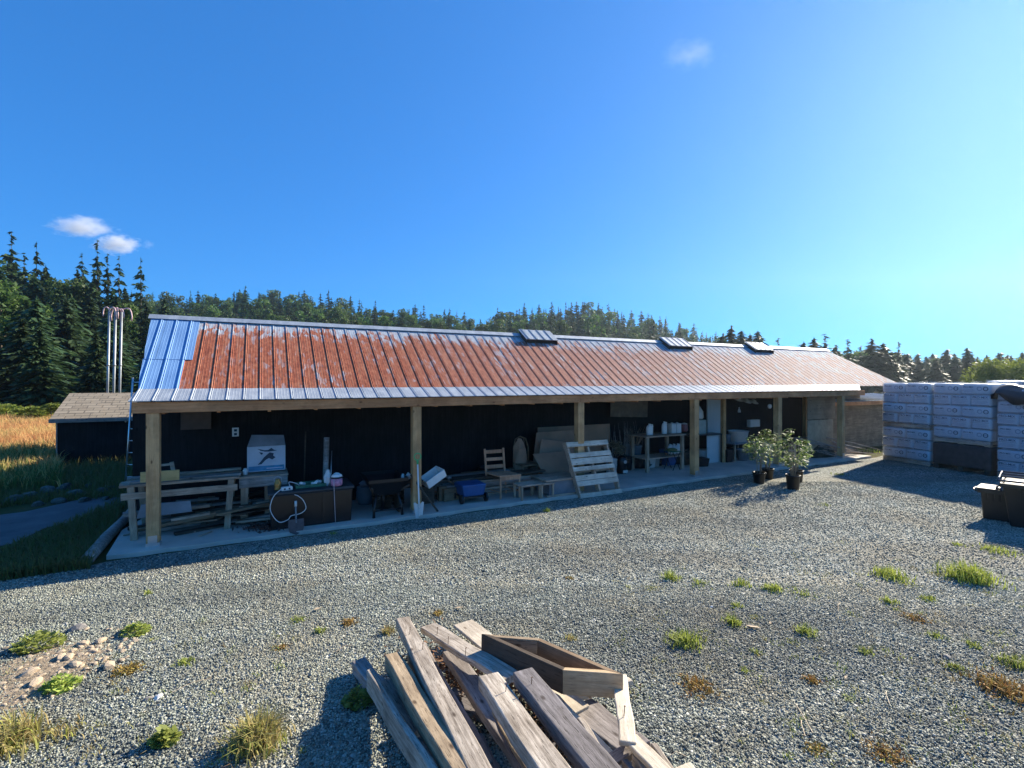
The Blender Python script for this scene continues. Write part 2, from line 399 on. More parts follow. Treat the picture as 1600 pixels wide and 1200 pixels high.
slope_mesh('rear_roof', U0R, U1R, U0R, U1R, 9.2, 1.95, VRG+.01, ZRG, PITCH, .012, M['zinc'], barn)  # unseen rear slope, run this deep so its shadow covers the left grass
b = MB(); b.quad((U1R, VRG, ZRG-.01), (U1B, VB, ZB-.01), (U1B, 9.2, 1.9)); b.quad((U1R, VRG, ZRG-.02), (U1R, 9.2, 1.9), (U1B, 9.2, 1.89)); b.build('end_roof', M['zinc'], barn)
# ridge cap
b = MB(); n1 = Vector((0, -(ZRG-ZB), VRG-VB)).normalized()
for (u0, u1) in [(U0R-.03+i*2.6, min(U0R-.03+(i+1)*2.6+.04, U1R+.05)) for i in range(int((U1R-U0R)/2.6)+1)]:
    p = Vector((0, VRG, ZRG)); d = Vector((0, VB-VRG, ZB-ZRG)).normalized()
    q = p+d*.13
    zz = rnd.uniform(0, .004)
    b.prism([(u0, p.y, p.z+.036+zz), (u0, q.y, q.z+.034+zz), (u0, q.y, q.z+.028+zz), (u0, p.y, p.z+.02)], (u1-u0, 0, 0))
    b.prism([(u0, p.y+.002, p.z+.036+zz), (u0, p.y+.12, p.z-.03), (u0, p.y+.12, p.z-.04), (u0, p.y+.002, p.z+.02)], (u1-u0, 0, 0))
b.build('ridge_cap', M['zinc'], barn)
# blue patch panels: two rows, the upper one reaching further right
def slope_at(t): return VB+(VRG-VB)*t, ZB+(ZRG-ZB)*t
def on_slope(px, py):
    best = None
    for i in range(101):
        v, z = slope_at(i/100); u = atx(px, v); e = abs(zof(py, B(u, v))-z)
        if best is None or e < best[0]: best = (e, u, i/100)
    return best[1], best[2]
tm = on_slope(250, 562)[1]; uu1 = on_slope(301, 562)[0]; ul1 = on_slope(281, 600)[0]
def patch(u0, u1, t0, t1, lift):
    v0, z0 = slope_at(t0); v1, z1 = slope_at(t1); f = lambda t: U0B+(U0R-U0B)*t
    return slope_mesh('patch_panel', max(u0, f(t0)), u1, max(u0, f(t1)), u1, v0, z0, v1, z1, PITCH, .012, M['blue'], barn, lift=lift, thick=.004)
um = (U0B+uu1)/2-.08
patch(-9, um, 0, tm+.01, .006); patch(um+.004, ul1, 0, tm+.01, .0068)
patch(-9, um-.1, tm, 1, .011); patch(um-.096, uu1, tm, 1, .0118)
# roof vents on the ridge
for px0, px1 in ((812, 871), (1033, 1080), (1167, 1206)):
    ua = atx(px0+2, VRG-.1); ub = atx(px1-8, VRG-.1)
    w_ = ub-ua
    d = Vector((0, VB-VRG, ZB-ZRG)).normalized()
    e = D.objects.new('roof_vent', None); col.objects.link(e); e.parent = barn; e.location = (0, 0, 0)
    A = Vector((0, VRG+.02, ZRG+.13)); C = Vector((0, VRG-.36, ZRG-.12))
    slope_mesh('vent_panel', ua, ub, ua, ub, C.y, C.z, A.y, A.z, PITCH, .014, M['zinc'], e, thick=.012)
    k = MB()
    for uu in (ua+.02, ub-.02): k.prism([(uu-.012, C.y+.02, C.z-.02), (uu-.012, A.y, A.z-.02), (uu-.012, A.y, ZRG-.05), (uu-.012, C.y+.02, C.z-.12)], (.024, 0, 0))
    k.box(ua+.03, ub-.03, C.y+.06, C.y+.08, C.z-.14, C.z-.015); k.build('vent_frame', M['dark_wood'], e)
# fascia beam, rafter tails
b = MB(); x0 = atx(206, .15)
segs = [x0, 3.92, 7.1, 10.2, 13.1, 17.0]
for a, c in zip(segs, segs[1:]): b.box(a+.001, c-.001, .12, .165, 1.785, 1.925)
b.build('fascia_beam', M['beam'], barn, bevel=.004)
b = MB(); b.box(x0, x0+.045, .17, 2.0, 1.80, 1.92); b.build('end_beam', M['beam'], barn, bevel=.004)
u = .5
while u < 16.9:
    b = MB(); b.box(u, u+.04, .17, 2.0, 1.765+rnd.uniform(-.006,.006), 1.885); b.build('rafter', M['beam'], barn, bevel=.003); u += .62
# posts
def make_post(uc, vc=.21, w_=.142, br=True):
    b = MB(); b.box(uc-w_/2, uc+w_/2, vc-w_/2, vc+w_/2, .105 if br else .06, 1.784)
    p = b.build('post', M['post'], barn, bevel=.006)
    if br:
        k = MB(); k.box(uc-.075, uc+.075, vc-.075, vc+.075, .06, .104); k.box(uc-.05, uc+.05, vc-w_/2-.004, vc-w_/2-.001, .10, .2); k.build('post_bracket', M['steel'], p)
for px in (240, 650, 905, 1085, 1215, 1314): make_post(atx(px, .21), br=(px != 905))
for px in (1130, 1258): make_post(atx(px, 1.2), 1.2, .1, False)
# walls
VW = 2.0
b = MB(); b.box(.35, 17.2, VW, VW+.05, 0, 3.0); b.build('back_wall', M['blackwall'], barn)
b = MB(); b.prism([(.34, VW+.06, 0), (.34, 9.1, 0), (.34, 9.1, 1.9), (.34, VRG, ZRG-.05), (.34, VW+.06, 3.05)], (.05, 0, 0)); b.build('end_wall', M['blackwall'], barn)
b = MB(); b.prism([(.30, VB+.1, ZB+.02), (.30, VRG, ZRG-.04), (.30, 3.0, 3.1), (.30, 3.0, 2.2), (.30, VW, 1.80), (.30, VB+.1, 1.93)], (.03, 0, 0)); b.build('gable_boards', M['blackwall'], barn)
b = MB(); b.prism([(17.2, 1.5, 0), (17.2, 9.0, 0), (17.2, 9.0, 1.9), (17.2, VRG, ZRG-.2), (17.2, 1.5, 2.6)], (.05, 0, 0)); b.build('end_wall', M['brown_wood'], barn)
b = MB(); b.box(17.26, U1B-.4, 1.5, 1.55, 0, 2.05); b.build('side_wall', M['brown_wood'], barn)
b = MB(); b.box(.3, 17.2, 9.1, 9.15, 0, 1.9); b.build('rear_wall', M['blackwall'], barn)  # unseen, pushed back with the rear slope to lengthen the barn's shade
b = MB(); b.box(atx(207, VW), .349, VW, VW+.05, 0, 1.86); b.build('wing_wall', M['blackwall'], barn)
# white door and plywood doors inside the porch
def board(name, px0, px1, py0, py1, v, mat, th=.02, parent=barn):
    u0, u1, z0, z1 = RP(px0, px1, py0, py1, v); b = MB(); b.box(u0, u1, v, v+th, max(z0, SZ), z1); return b.build(name, mat, parent, bevel=.003)
M['door_white'] = plain('painted_door', (.50,.56,.56), .6, var=.12, scale=1.)
d_ = board('door', 1106, 1129, 600, 700, 1.55, M['door_white'], .04)
u0, u1, z0, z1 = RP(1106, 1129, 640, 650, 1.55); k = MB(); k.tube([(u1-.06, 1.54, 1.0), (u1-.06, 1.50, 1.0), (u1-.14, 1.49, 1.0)], .009); k.build('handle', M['steel'], d_)
board('wall_panel', 1262, 1305, 618, 655, .62, M['ply']); board('wall_panel', 1262, 1302, 656, 705, .60, plain('stained_ply', (.36,.28,.18), .8))
board('wall_panel', 282, 330, 640, 671, 1.9, plain('brown_board', (.11,.07,.05), .8))
# ------------------------------------------------------------------ shed with a shingle roof, left
PA = G(90, 728); _us, _vs = uv(PA); sl_ = atx(236, _vs)-_us; sa = ANG
shed = thing('shed', 'small black shed with a weathered shingle roof beside the meadow', 'shed', (PA[0], PA[1], 0), sa)
W_, Dp, hz = sl_, 2.6, 1.22
b = MB(); b.box(0, W_, 0, Dp, 0, hz); b.build('wall', M['blackwall'], shed)
m, t, bb, o = newmat('wood_shingles'); vec = coords(t)
br = t.nodes.new('ShaderNodeTexBrick'); br.inputs['Scale'].default_value = 1.; br.offset = .5
br.inputs['Brick Width'].default_value = .32; br.inputs['Row Height'].default_value = .15; br.inputs['Mortar Size'].default_value = .012
br.inputs['Color1'].default_value = (.25,.20,.14,1); br.inputs['Color2'].default_value = (.43,.355,.26,1); br.inputs['Mortar'].default_value = (.04,.035,.03,1)
t.links.new(vec, br.inputs['Vector'])
t.links.new(mixc(t, noise(t, vec, 3, 5), br.outputs['Color'], (.24,.20,.14)), bb.inputs['Base Color']); bb.inputs['Roughness'].default_value = .9
M['shingle'] = m
rise, run = .62, 1.3
sd_ = math.hypot(rise, run+.12)
b = MB()
rows = 10
for k in range(rows):
    y0 = k*sd_/rows; y1 = (k+1)*sd_/rows+.02
    x = -.12
    while x < W_+.1:
        wv = rnd.uniform(.18, .4); x1 = min(x+wv, W_+.12); j = rnd.uniform(-.012, .012)
        b.box(x+.003, x1-.003, y0+j, y1, .008+rnd.uniform(0,.006), .022+rnd.uniform(0,.006)); x += wv
rf = b.build('roof', M['shingle'], shed); rf.location = (0, -.12, hz-.02); rf.rotation_euler = (math.atan2(rise, run+.12), 0, 0)
b = MB(); b.prism([(-.1, -.1, hz-.05), (-.1, run, hz+rise-.05), (-.1, Dp+.1, hz-.05)], (W_+.2, 0, 0)); b.build('roof_underlay', M['dark_wood'], shed)
b = MB(); b.box(-.13, W_+.1, -.16, -.125, hz-.1, hz-.0); b.build('fascia_board', M['grey_wood'], shed)
b = MB(); b.box(-.03, .0, -.02, .03, 0, hz-.05); b.build('corner_trim', M['grey_wood'], shed)
b = MB(); b.lathe([(.001,-.03),(.02,-.02),(.026,0),(.02,.02),(.001,.03)], 10, (W_*.72, -.05, 1.1)); b.build('shed_lamp', M['white'], shed, True)
# ------------------------------------------------------------------ pipes behind the shed
YP = 16.3; pX = lambda px: (px-CX)/F*YP; pZ = lambda py: CAMH-(py-CY)*YP/F
mast = thing('pipe_mast', 'three tall galvanised pipes with curled tops rising behind the shed roof', 'pipe mast', (pX(172), YP, 0))
M['flag'] = plain('faded_pink_plastic', (.62,.42,.42), .5, var=.3, scale=9)
for i, (pb, pt, r) in enumerate(((166, 171, .036), (171, 176, .04), (176, 181, .036))):
    x0, x1 = pX(pb)-pX(172), pX(pt)-pX(172); yy = .12*i
    b = MB(); b.tube([(x0, yy, 0), (x1, yy, pZ(486))], r, 12); b.tube([(x0+(x1-x0)*.6, yy, pZ(486)*.6-.03), (x0+(x1-x0)*.6, yy, pZ(486)*.6+.03)], r*1.25, 12); b.build('pipe', plain('dull_steel', (.30,.32,.33), .5, .6, .2), mast, True)
    for s in ((-1, 1) if i != 1 else (1, .3)):
        pts = []
        for k in range(9):
            a = math.pi*k/8*1.15; pts.append((x1+s*(.09+.035*i)*(1-math.cos(a)), yy+.05*s*k/8, pZ(486)+(.10+.03*((i+s) % 2))*math.sin(a)+(0 if k < 6 else -.04*(k-5)*(1+i*.5))))
        k_ = MB(); k_.tube(pts, .02, 8); k_.build('curled_end', M['flag'], mast, True)
# ------------------------------------------------------------------ ladder leaning at the far corner of the barn
YL = 9.9
lad = thing('ladder', 'thin metal ladder leaning upright at the left end of the barn', 'ladder', ((201-CX)/F*YL, YL, 0), R_(8))
lx = lambda px: (px-201)/F*YL
zt = CAMH-(590-CY)*YL/F
for dx in (0, .24):
    b = MB(); b.tube([(dx+.02, -.15, 0), (dx-.065, .25, zt)], .017, 8); b.build('side_rail', M['alu'] if dx == 0 else M['black'], lad, True)  # right rail blackened, its colour standing in for the dark that hides it
for k in range(9):
    z = .25+k*.24; f = z/zt; b = MB(); b.tube([(.02-.085*f, -.15+.4*f, z), (.26-.085*f, -.15+.4*f, z)], .011, 6); b.build('rung', M['alu'], lad, True)
# low annex at the far right end of the barn
ax = thing('lean_to', 'low plank lean-to with a pale metal roof past the far end of the barn', 'lean-to', BW(17.3, 1.3, 0), ANG)
b = MB(); b.box(0, 5.2, 0, 1.2, 0, 1.45); b.build('wall', M['brown_wood'], ax)
slope_mesh('roof', -.05, 5.4, -.05, 5.4, -.25, 1.56, 1.3, 1.72, .2, .014, M['zinc'], ax)
b = MB(); b.box(-.05, 5.4, -.22, -.19, 1.42, 1.53); b.build('fascia_board', M['beam'], ax)
# ------------------------------------------------------------------ trees
NR = np.random.default_rng(11)
def kites(c, d, e):                                  # centres, half-length vectors, half-width vectors -> quads
    n = len(c); v = np.empty((n, 4, 3)); v[:,0] = c-d; v[:,1] = c+e*.9-d*.15; v[:,2] = c+d; v[:,3] = c-e*.9-d*.15
    return v.reshape(-1, 3), np.arange(n*4).reshape(n, 4)
def conifer_crown(seed, h=10., r=2.4, levels=34, nb=9, seg=5, sparse=0., droop=.3, bottom=.06):
    R = np.random.default_rng(seed); C = []; Dv = []; E = []
    for i in range(levels):
        t = (i+R.uniform(-.4,.4))/levels; t = min(max(t, 0), 1); z = h*(bottom+(1-bottom)*t*.985)
        L0 = r*(1-t)**.8*(.9+.2*R.random())+.03*h*(1-t)+.06
        n = max(3, int(round(nb*(1-.45*t)*R.uniform(.75, 1.15))))
        for a in R.uniform(0, 2*math.pi, n):
            if R.random() < sparse: continue
            L = L0*R.uniform(.45, 1.25); zj = R.normal(0, h*.55/levels); ca, sa_ = math.cos(a), math.sin(a)
            up = R.uniform(-.05, .12)+.25*t
            k = max(2, int(round(seg*(L/r)+1)))
            for s in (np.arange(k)+.6)/k:
                for w2 in (-1, 1):
                    side = w2*L*.13*(1.15-s)*R.uniform(.4, 1.3)
                    zz = z+zj+L*(up*s-droop*s*s)+R.normal(0, .02*h*.3)
                    C.append((ca*L*s-sa_*side, sa_*L*s+ca*side, zz))
                    da = a+w2*.5*R.uniform(.3, 1.3); l = L*.5/k*R.uniform(1., 1.7)+.035*h*.5
                    Dv.append((math.cos(da)*l, math.sin(da)*l, -l*R.uniform(.1, .7)))
                    wv = l*R.uniform(.28, .5); E.append((-math.sin(da)*wv, math.cos(da)*wv, wv*R.uniform(-.9, .9)))
    for k in range(5):                                # leader
        C.append((0, 0, h*(.955+.012*k))); Dv.append((R.normal(0,.02), R.normal(0,.02), h*.02)); E.append((h*.004, 0, 0))
    return kites(np.array(C), np.array(Dv), np.array(E))
def broad_crown(seed, h=10., r=3.2, clumps=26, leaves=70, leaf=.34, low=.22):
    R = np.random.default_rng(seed); C = []; Dv = []; E = []
    for i in range(clumps):
        ph = R.uniform(0, 2*math.pi); t = R.uniform(0, 1); zc = h*(low+(1-low)*t*.92)
        rr = r*math.sqrt(max(.05, 1-((t-.4)/.66)**2))*R.uniform(.35, .95)
        cc = np.array((math.cos(ph)*rr, math.sin(ph)*rr, zc)); cr = r*R.uniform(.28, .46)
        n = int(leaves*R.uniform(.7, 1.3)); q = R.normal(size=(n, 3)); q /= np.linalg.norm(q, axis=1)[:,None]
        q *= (cr*R.uniform(.55, 1.05, n))[:,None]*np.array((1, 1, .8)); C.append(cc+q)
        d = R.normal(size=(n, 3)); d /= np.linalg.norm(d, axis=1)[:,None]; e = np.cross(d, R.normal(size=(n, 3))); e /= np.linalg.norm(e, axis=1)[:,None]
        s = leaf*R.uniform(.6, 1.3, n)[:,None]; Dv.append(d*s); E.append(e*s*.6)
    return kites(np.concatenate(C), np.concatenate(Dv), np.concatenate(E))
def trunk_mb(h, r, seed, limbs=0, lr=1.):
    R = random.Random(seed); b = MB()
    b.tube([(0,0,-.3), (R.uniform(-.1,.1), R.uniform(-.1,.1), h*.4), (0,0,h*.96)], [r, r*.65, r*.08], 7)
    for k in range(limbs):
        z = h*R.uniform(.25, .75); a = R.uniform(0, 6.28); L = lr*R.uniform(.4, .9)*(1-z/h*.6)
        b.tube([(0,0,z), (math.cos(a)*L*.5, math.sin(a)*L*.5, z+L*.35), (math.cos(a)*L, math.sin(a)*L, z+L*.5)], [r*.4, r*.25, r*.05], 5)
    return b
def mb_mesh(b, name, mat):
    me = D.meshes.new(name); me.from_pydata(b.v, [], b.f); me.update(); me.materials.append(mat); return me
M['fir'] = leafmat('conifer_needles', (.022,.045,.022), (.045,.085,.034), (.085,.13,.05), .45, .25)
M['fir_far'] = leafmat('far_conifer_needles', (.02,.052,.024), (.04,.09,.035), (.075,.13,.045), .5, .25)
M['broad'] = leafmat('broad_leaves', (.03,.068,.018), (.065,.125,.028), (.145,.20,.045), .35, .4)
M['willow'] = leafmat('yellow_green_leaves', (.12,.17,.03), (.20,.25,.04), (.30,.33,.07), .8, .45)
M['bark'] = plain('bark', (.10,.075,.055), .95, var=.35, scale=5, bmp=.6)
M['deadwood'] = plain('grey_bark', (.20,.17,.15), .95, var=.3, scale=5)
def proto(kind, crown, cmat, tr):
    v, f = crown; cm = npmesh(kind+'_crown', v, f, 4); cm.materials.append(cmat); return cm, mb_mesh(tr, kind+'_trunk', M['bark'])
dense = [proto('fir', conifer_crown(s, 10, r, 40, 12, 6, .05, .28), M['fir'], trunk_mb(10, .2, s)) for s, r in ((1,2.7),(2,3.1),(3,2.3))]
spire = [proto('spire', conifer_crown(s, 10, r, 26, 7, 4, .36, .3, .1), M['fir'], trunk_mb(10, .13, s, 14, 1.2)) for s, r in ((11,1.7),(12,2.0),(13,1.45))]
broadp = [proto('broadleaf', broad_crown(s, 10, r, 34, 120, .26), M['broad'], trunk_mb(10, .2, s, 8, 3)) for s, r in ((21,3.4),(22,4.0),(23,2.8))]
def single(kind, crown, cmat, tr):                    # far copies: crown and trunk in one mesh
    v, f = crown; n = len(v); me = D.meshes.new(kind)
    tv = np.array(tr.v); tf = [tuple(n+i for i in q) for q in tr.f]
    me.from_pydata(np.concatenate([v, tv]).tolist(), [], f.tolist()+tf); me.materials.append(cmat); me.materials.append(M['bark'])
    mi = np.zeros(len(me.polygons), np.int32); mi[len(f):] = 1; me.polygons.foreach_set('material_index', mi); me.update(); return me
farfir = [single('far_fir', conifer_crown(s, 10, r, 20, 8, 3, .05, .25), M['fir_far'], trunk_mb(10, .2, s)) for s, r in ((31,2.2),(32,2.7),(33,1.8))]
farspire = [single('far_spire', conifer_crown(s, 10, r, 18, 6, 3, .2, .3, .12), M['fir_far'], trunk_mb(10, .12, s)) for s, r in ((41,1.3),(42,1.6))]
farbroad = [single('far_broadleaf', broad_crown(s, 10, r, 22, 60, .42, .1), M['broad'], trunk_mb(10, .2, s)) for s, r in ((51,4.2),(52,5.0),(53,3.6))]
def tree(name, pr, x, y, z, h, wf, label, group=None, cat='tree'):
    t_ = thing(name, label, cat, (x, y, z), rnd.uniform(0, 6.28), group); s = h/10.
    for n, me in (('crown', pr[0]), ('trunk', pr[1])):
        o = D.objects.new(n, me); col.objects.link(o); o.parent = t_; o.scale = (s*wf, s*wf, s)
def lin(tab, x):
    return float(np.interp(x, [p[0] for p in tab], [p[1] for p in tab]))
# terrain ------------------------------------------------------------
SKY2 = [(-900,470),(-300,450),(230,462),(280,455),(330,458),(400,450),(480,458),(560,468),(640,480),(700,488),(755,498),(772,488),(820,482),(870,476),(920,473),(960,482),(1000,492),(1050,505),(1100,520),(1130,532),(1180,552),(1300,575),(1500,590),(2400,592)]
def z2(px, Y):
    zr = max(0., CAMH+(CY-lin(SKY2, px))*300/F-12.5); return zr*max(0., min(1.25, (Y-125)/175.))**.95
pxs = np.linspace(-900, 2400, 120); Ys = np.concatenate([np.linspace(110, 320, 24)])
v = [((px-CX)/F*Y, Y, z2(px, Y)-.2 if Y > 120 else -.5) for Y in Ys for px in pxs]; n = len(pxs)
f = [(j*n+i, j*n+i+1, (j+1)*n+i+1, (j+1)*n+i) for j in range(len(Ys)-1) for i in range(n-1)]
me = npmesh('hill', v, f, 4); o = addobj('hill', me, M['ground'], smooth=True); tag(o, kind='structure')
def z1(px, Y): return max(0., (Y-44)*.17)*max(0., min(1., (330-px)/140.))
pxs = np.linspace(-1600, 340, 60); Ys = np.linspace(40, 125, 20)
v = [((px-CX)/F*Y, Y, z1(px, Y)-.05) for Y in Ys for px in pxs]; n = len(pxs)
f = [(j*n+i, j*n+i+1, (j+1)*n+i+1, (j+1)*n+i) for j in range(len(Ys)-1) for i in range(n-1)]
o = addobj('hillside', npmesh('hillside', v, f, 4), M['ground'], smooth=True); tag(o, kind='structure')
# left forest ----------------------------------------------------------
SK1 = [(-400,380),(-40,392),(0,400),(30,412),(70,420),(95,418),(120,425),(150,428),(180,440),(205,458),(240,462),(290,480)]
for k, (Y, off, sp) in enumerate(((36,80,70),(46,62,60),(58,45,50),(72,28,44),(88,12,38),(104,0,34))):
    px = -190+rnd.uniform(0, 30)
    while px < 262:
        sc = 1 if px < 235 else .8
        top = lin(SK1, px)+off*rnd.uniform(.75, 1.15)*(1.15 if px > 150 and k < 3 else 1); zg = z1(px, Y); zt_ = CAMH+(CY-top)*Y/F
        h = max(4., zt_-zg); yy = Y+rnd.uniform(-3, 3)
        if rnd.random() < .10 and k > 1: tree('broadleaf_tree', rnd.choice(broadp), (px-CX)/F*Y, yy, zg, h*.95, rnd.uniform(.8, 1.1), 'dark green broadleaf tree among the conifers on the left hillside', 'broadleaf trees of the left forest')
        else: tree('conifer_tree', rnd.choice(dense), (px-CX)/F*Y, yy, zg, h, rnd.uniform(.75, 1.15)*min(1, 11/h)*1.15, 'dense dark conifer in the forest behind the shed', 'dense conifers of the left forest')
        px += sp*rnd.uniform(.6, 1.15)
NM = {18:'tallest spiky conifer at the left edge of the skyline', 57:'second spiky conifer from the left on the skyline', 38:'short spiky conifer between the two tallest ones at the left', 128:'bushy topped spiky conifer left of the cloud', 152:'tall thin conifer just under the small white cloud', 168:'short thin conifer right of the one under the cloud', 186:'thin conifer left of the lone spire above the shed', 220:'lone thin conifer standing apart at the right end of the left forest'}
for px, py, wf in ((18,366,1.1),(57,380,.9),(38,398,1.),(128,397,1.),(152,379,.9),(168,400,.9),(186,401,.9),(220,404,1.)):
    Y = 96.; zg = z1(px, Y); h = CAMH+(CY-py)*Y/F-zg; tree('spire_conifer', rnd.choice(spire), (px-CX)/F*Y, Y, zg, h, wf*.78, NM[px])
# central hill ---------------------------------------------------------
for k, (Y, off) in enumerate(((142,1),(163,1),(185,0),(208,0),(231,0),(254,0),(277,0),(300,0))):
    px = (100 if off else 205)+rnd.uniform(0, 20)
    while px < (640 if off else 1165):
        zg = z2(px, Y)
        right = px > 765
        con = rnd.random() < (.68 if right else .6) or (px > 1010 and rnd.random() < .6)
        x, y = (px-CX)/F*Y, Y+rnd.uniform(-8, 8)
        if con:
            h = rnd.uniform(10, 15) if k < 7 else rnd.uniform(12, 16.5); me = rnd.choice(farfir+farspire[:1] if k < 7 else farspire+farfir[:2]); wf = rnd.uniform(.8, 1.1); lab = 'small conifer on the wooded hill behind the barn roof'; nm = 'hill_conifer'; gp = 'conifers on the far hill'
        else:
            h = rnd.uniform(8., 13.5); me = rnd.choice(farbroad); wf = rnd.uniform(.6, 1.1); lab = 'rounded broadleaf tree on the wooded hill behind the barn roof'; nm = 'hill_broadleaf'; gp = 'broadleaf trees on the far hill'
        o = D.objects.new(nm, me); col.objects.link(o); s = h/10
        o.location = (x, y, zg-.4); o.scale = (s*wf, s*wf, s); o.rotation_euler = (0, 0, rnd.uniform(0, 6.28)); tag(o, lab, 'tree', gp)
        px += (F/Y)*rnd.uniform(3.4, 6.4)*(1.5 if off else 1)*(.8 if con else 1.15)
# right tree line ------------------------------------------------------
RT = [(1112,540),(1130,522),(1143,510),(1158,516),(1172,522),(1184,517),(1216,530),(1238,548),(1256,534),(1272,528),(1289,524),(1306,540),(1325,532),(1345,542),(1362,530),(1380,536),(1404,536),(1418,552),(1436,560),(1449,566),(1463,560),(1480,545),(1492,556),(1511,543),(1527,558),(1542,555),(1560,552),(1580,556),(1597,550),(1618,556),(1640,548),(1670,553)]
for i, (px, py) in enumerate(RT):
    Y = rnd.uniform(84, 100); h = CAMH+(CY-py)*Y/F
    tree('right_conifer', rnd.choice(spire[:1]+dense) if py < 545 else rnd.choice(dense), (px-CX)/F*Y, Y, 0, h, rnd.uniform(.85, 1.15)*(1.35), 'conifer in the row of trees beyond the far end of the barn', 'conifers of the right tree row')
px = 1090
while px < 1720:
    Y = rnd.uniform(104, 125); top = 559+rnd.uniform(-10, 10); h = CAMH+(CY-top)*Y/F
    tree('right_backing_tree', rnd.choice(dense+broadp[:1]), (px-CX)/F*Y, Y, 0, h, 1.5, 'low dark tree filling the gaps of the right tree row', 'low trees behind the right tree row')
    px += rnd.uniform(9, 17)
mw = single('willow_mesh', broad_crown(61, 10, 7., 60, 200, .3, .05), M['willow'], trunk_mb(10, .3, 5, 6, 3))
for px, Y, top, lab in ((1572, 42, 562, 'round yellow green bush above the pallet stacks at the right edge'), (1640, 45, 566, 'yellow green bush cut by the right edge of the picture')):
    h = CAMH+(CY-top)*Y/F; o = D.objects.new('round_bush', mw); col.objects.link(o); o.location = ((px-CX)/F*Y, Y, 0); o.scale = (h/10*.9,)*2+(h/10,); tag(o, lab, 'bush')
# bushes along the meadow
for i, (px, Y, h, wf, lab) in enumerate(((-60,27,1.1,2.2,'bright green bush outside the left edge of the meadow'), (10,26,1.05,2.2,'bright green bush at the left edge behind the dry meadow'), (48,25,1.15,2.,'bright green bush in the middle behind the dry meadow'), (80,24.5,1.15,1.8,'bright green bush beside the left wall of the shed'))):
    o = D.objects.new('meadow_bush', farbroad[i % 3]); col.objects.link(o); o.location = ((px-CX)/F*Y, Y, -.1); o.scale = (h/10*wf,)*2+(h/10,)
    me = o.data.copy(); me.materials[0] = M['willow']; o.data = me; tag(o, lab, 'bush')
# ------------------------------------------------------------------ grasses (numpy blades)
def blades(pos, h, w0, lean, R):
    n = len(pos); a = R.uniform(0, 6.28, n); d = np.stack([np.cos(a), np.sin(a), np.zeros(n)], 1)
    s = np.stack([-d[:,1], d[:,0], np.zeros(n)], 1)*(w0[:,None]/2); up = np.array((0,0,1.))
    l = (lean*R.uniform(.1, 1., n))[:,None]
    v = np.empty((n, 5, 3)); v[:,0] = pos-s; v[:,1] = pos+s; mid = pos+up*h[:,None]*.55+d*h[:,None]*l*.3
    v[:,2] = mid+s*.7; v[:,3] = mid-s*.7; v[:,4] = pos+up*h[:,None]*(1-.35*l)+d*h[:,None]*l
    k = np.arange(n)[:,None]*5; tri = np.concatenate([k+[[0,1,2]], k+[[0,2,3]], k+[[3,2,4]]], 0)
    return v.reshape(-1, 3), tri
def grass_obj(name, pos, h, w0, lean, tone, mat, R):
    v, f = blades(pos, h, w0, lean, R); me = npmesh(name, v, f, 3); tone_attr(me, np.repeat(tone, 5)); return addobj(name, me, mat)
M['meadow'] = attrmat('meadow_blades', [(0,(.55,.24,.10)),(.3,(.70,.42,.17)),(.55,(.62,.48,.18)),(.75,(.20,.23,.06)),(1,(.10,.15,.04))], .8, .35)
M['green'] = attrmat('green_blades', [(0,(.20,.17,.07)),(.3,(.13,.15,.045)),(.6,(.24,.29,.06)),(1,(.38,.43,.08))], .6, .4)
R = np.random.default_rng(3)
n = 42000; Y = 9.5+16*R.random(n)**.8; px = R.uniform(-140, 96, n); X = (px-CX)/F*Y
pyb = CY+CAMH*F/Y
tone = np.clip(.28+.2*R.normal(size=n)+np.where(pyb > 712, .28, 0)+.12*np.sin(X*1.3)+np.where(pyb > 740, .3, 0), 0, 1)
o = grass_obj('meadow_grass', np.stack([X, Y, np.zeros(n)], 1), R.uniform(.2, .62, n)*np.where(pyb>730,.75,1), R.uniform(.012, .03, n), np.full(n, .8), tone, M['meadow'], R)
tag(o, 'tall dry orange and straw coloured meadow grass left of the shed', 'meadow grass', kind='stuff')
# rough dark growth in the barn's shade between path, shed and slab
P = []
while len(P) < 30000:
    px, py = R.uniform(-160, 235), 718+R.random()*195
    g_ = G(px, py); u_, v_ = uv(g_)
    if v_ < (-.5 if u_ < -3 else -.25) or u_ > -.15-.1*v_: continue
    inpath = (py > 772 and py < 850-.1*(px+0)*.9+20-px*.22 and py > 800-px*.14-6 and px < 190)
    if inpath and py > 790-px*.06 and py < 868-px*.45: continue
    P.append((g_[0], g_[1], 0))
P = np.array(P[:30000]); dist = P[:,1]
o = grass_obj('shade_grass', P, R.uniform(.05, .2, len(P))*np.where(dist > 9.6, 1.6, 1), R.uniform(.006, .018, len(P)), np.full(len(P), .9), R.uniform(0, .4, len(P)), M['green'], R)
tag(o, 'rough green grass in the shade left of the barn', 'grass', kind='stuff')
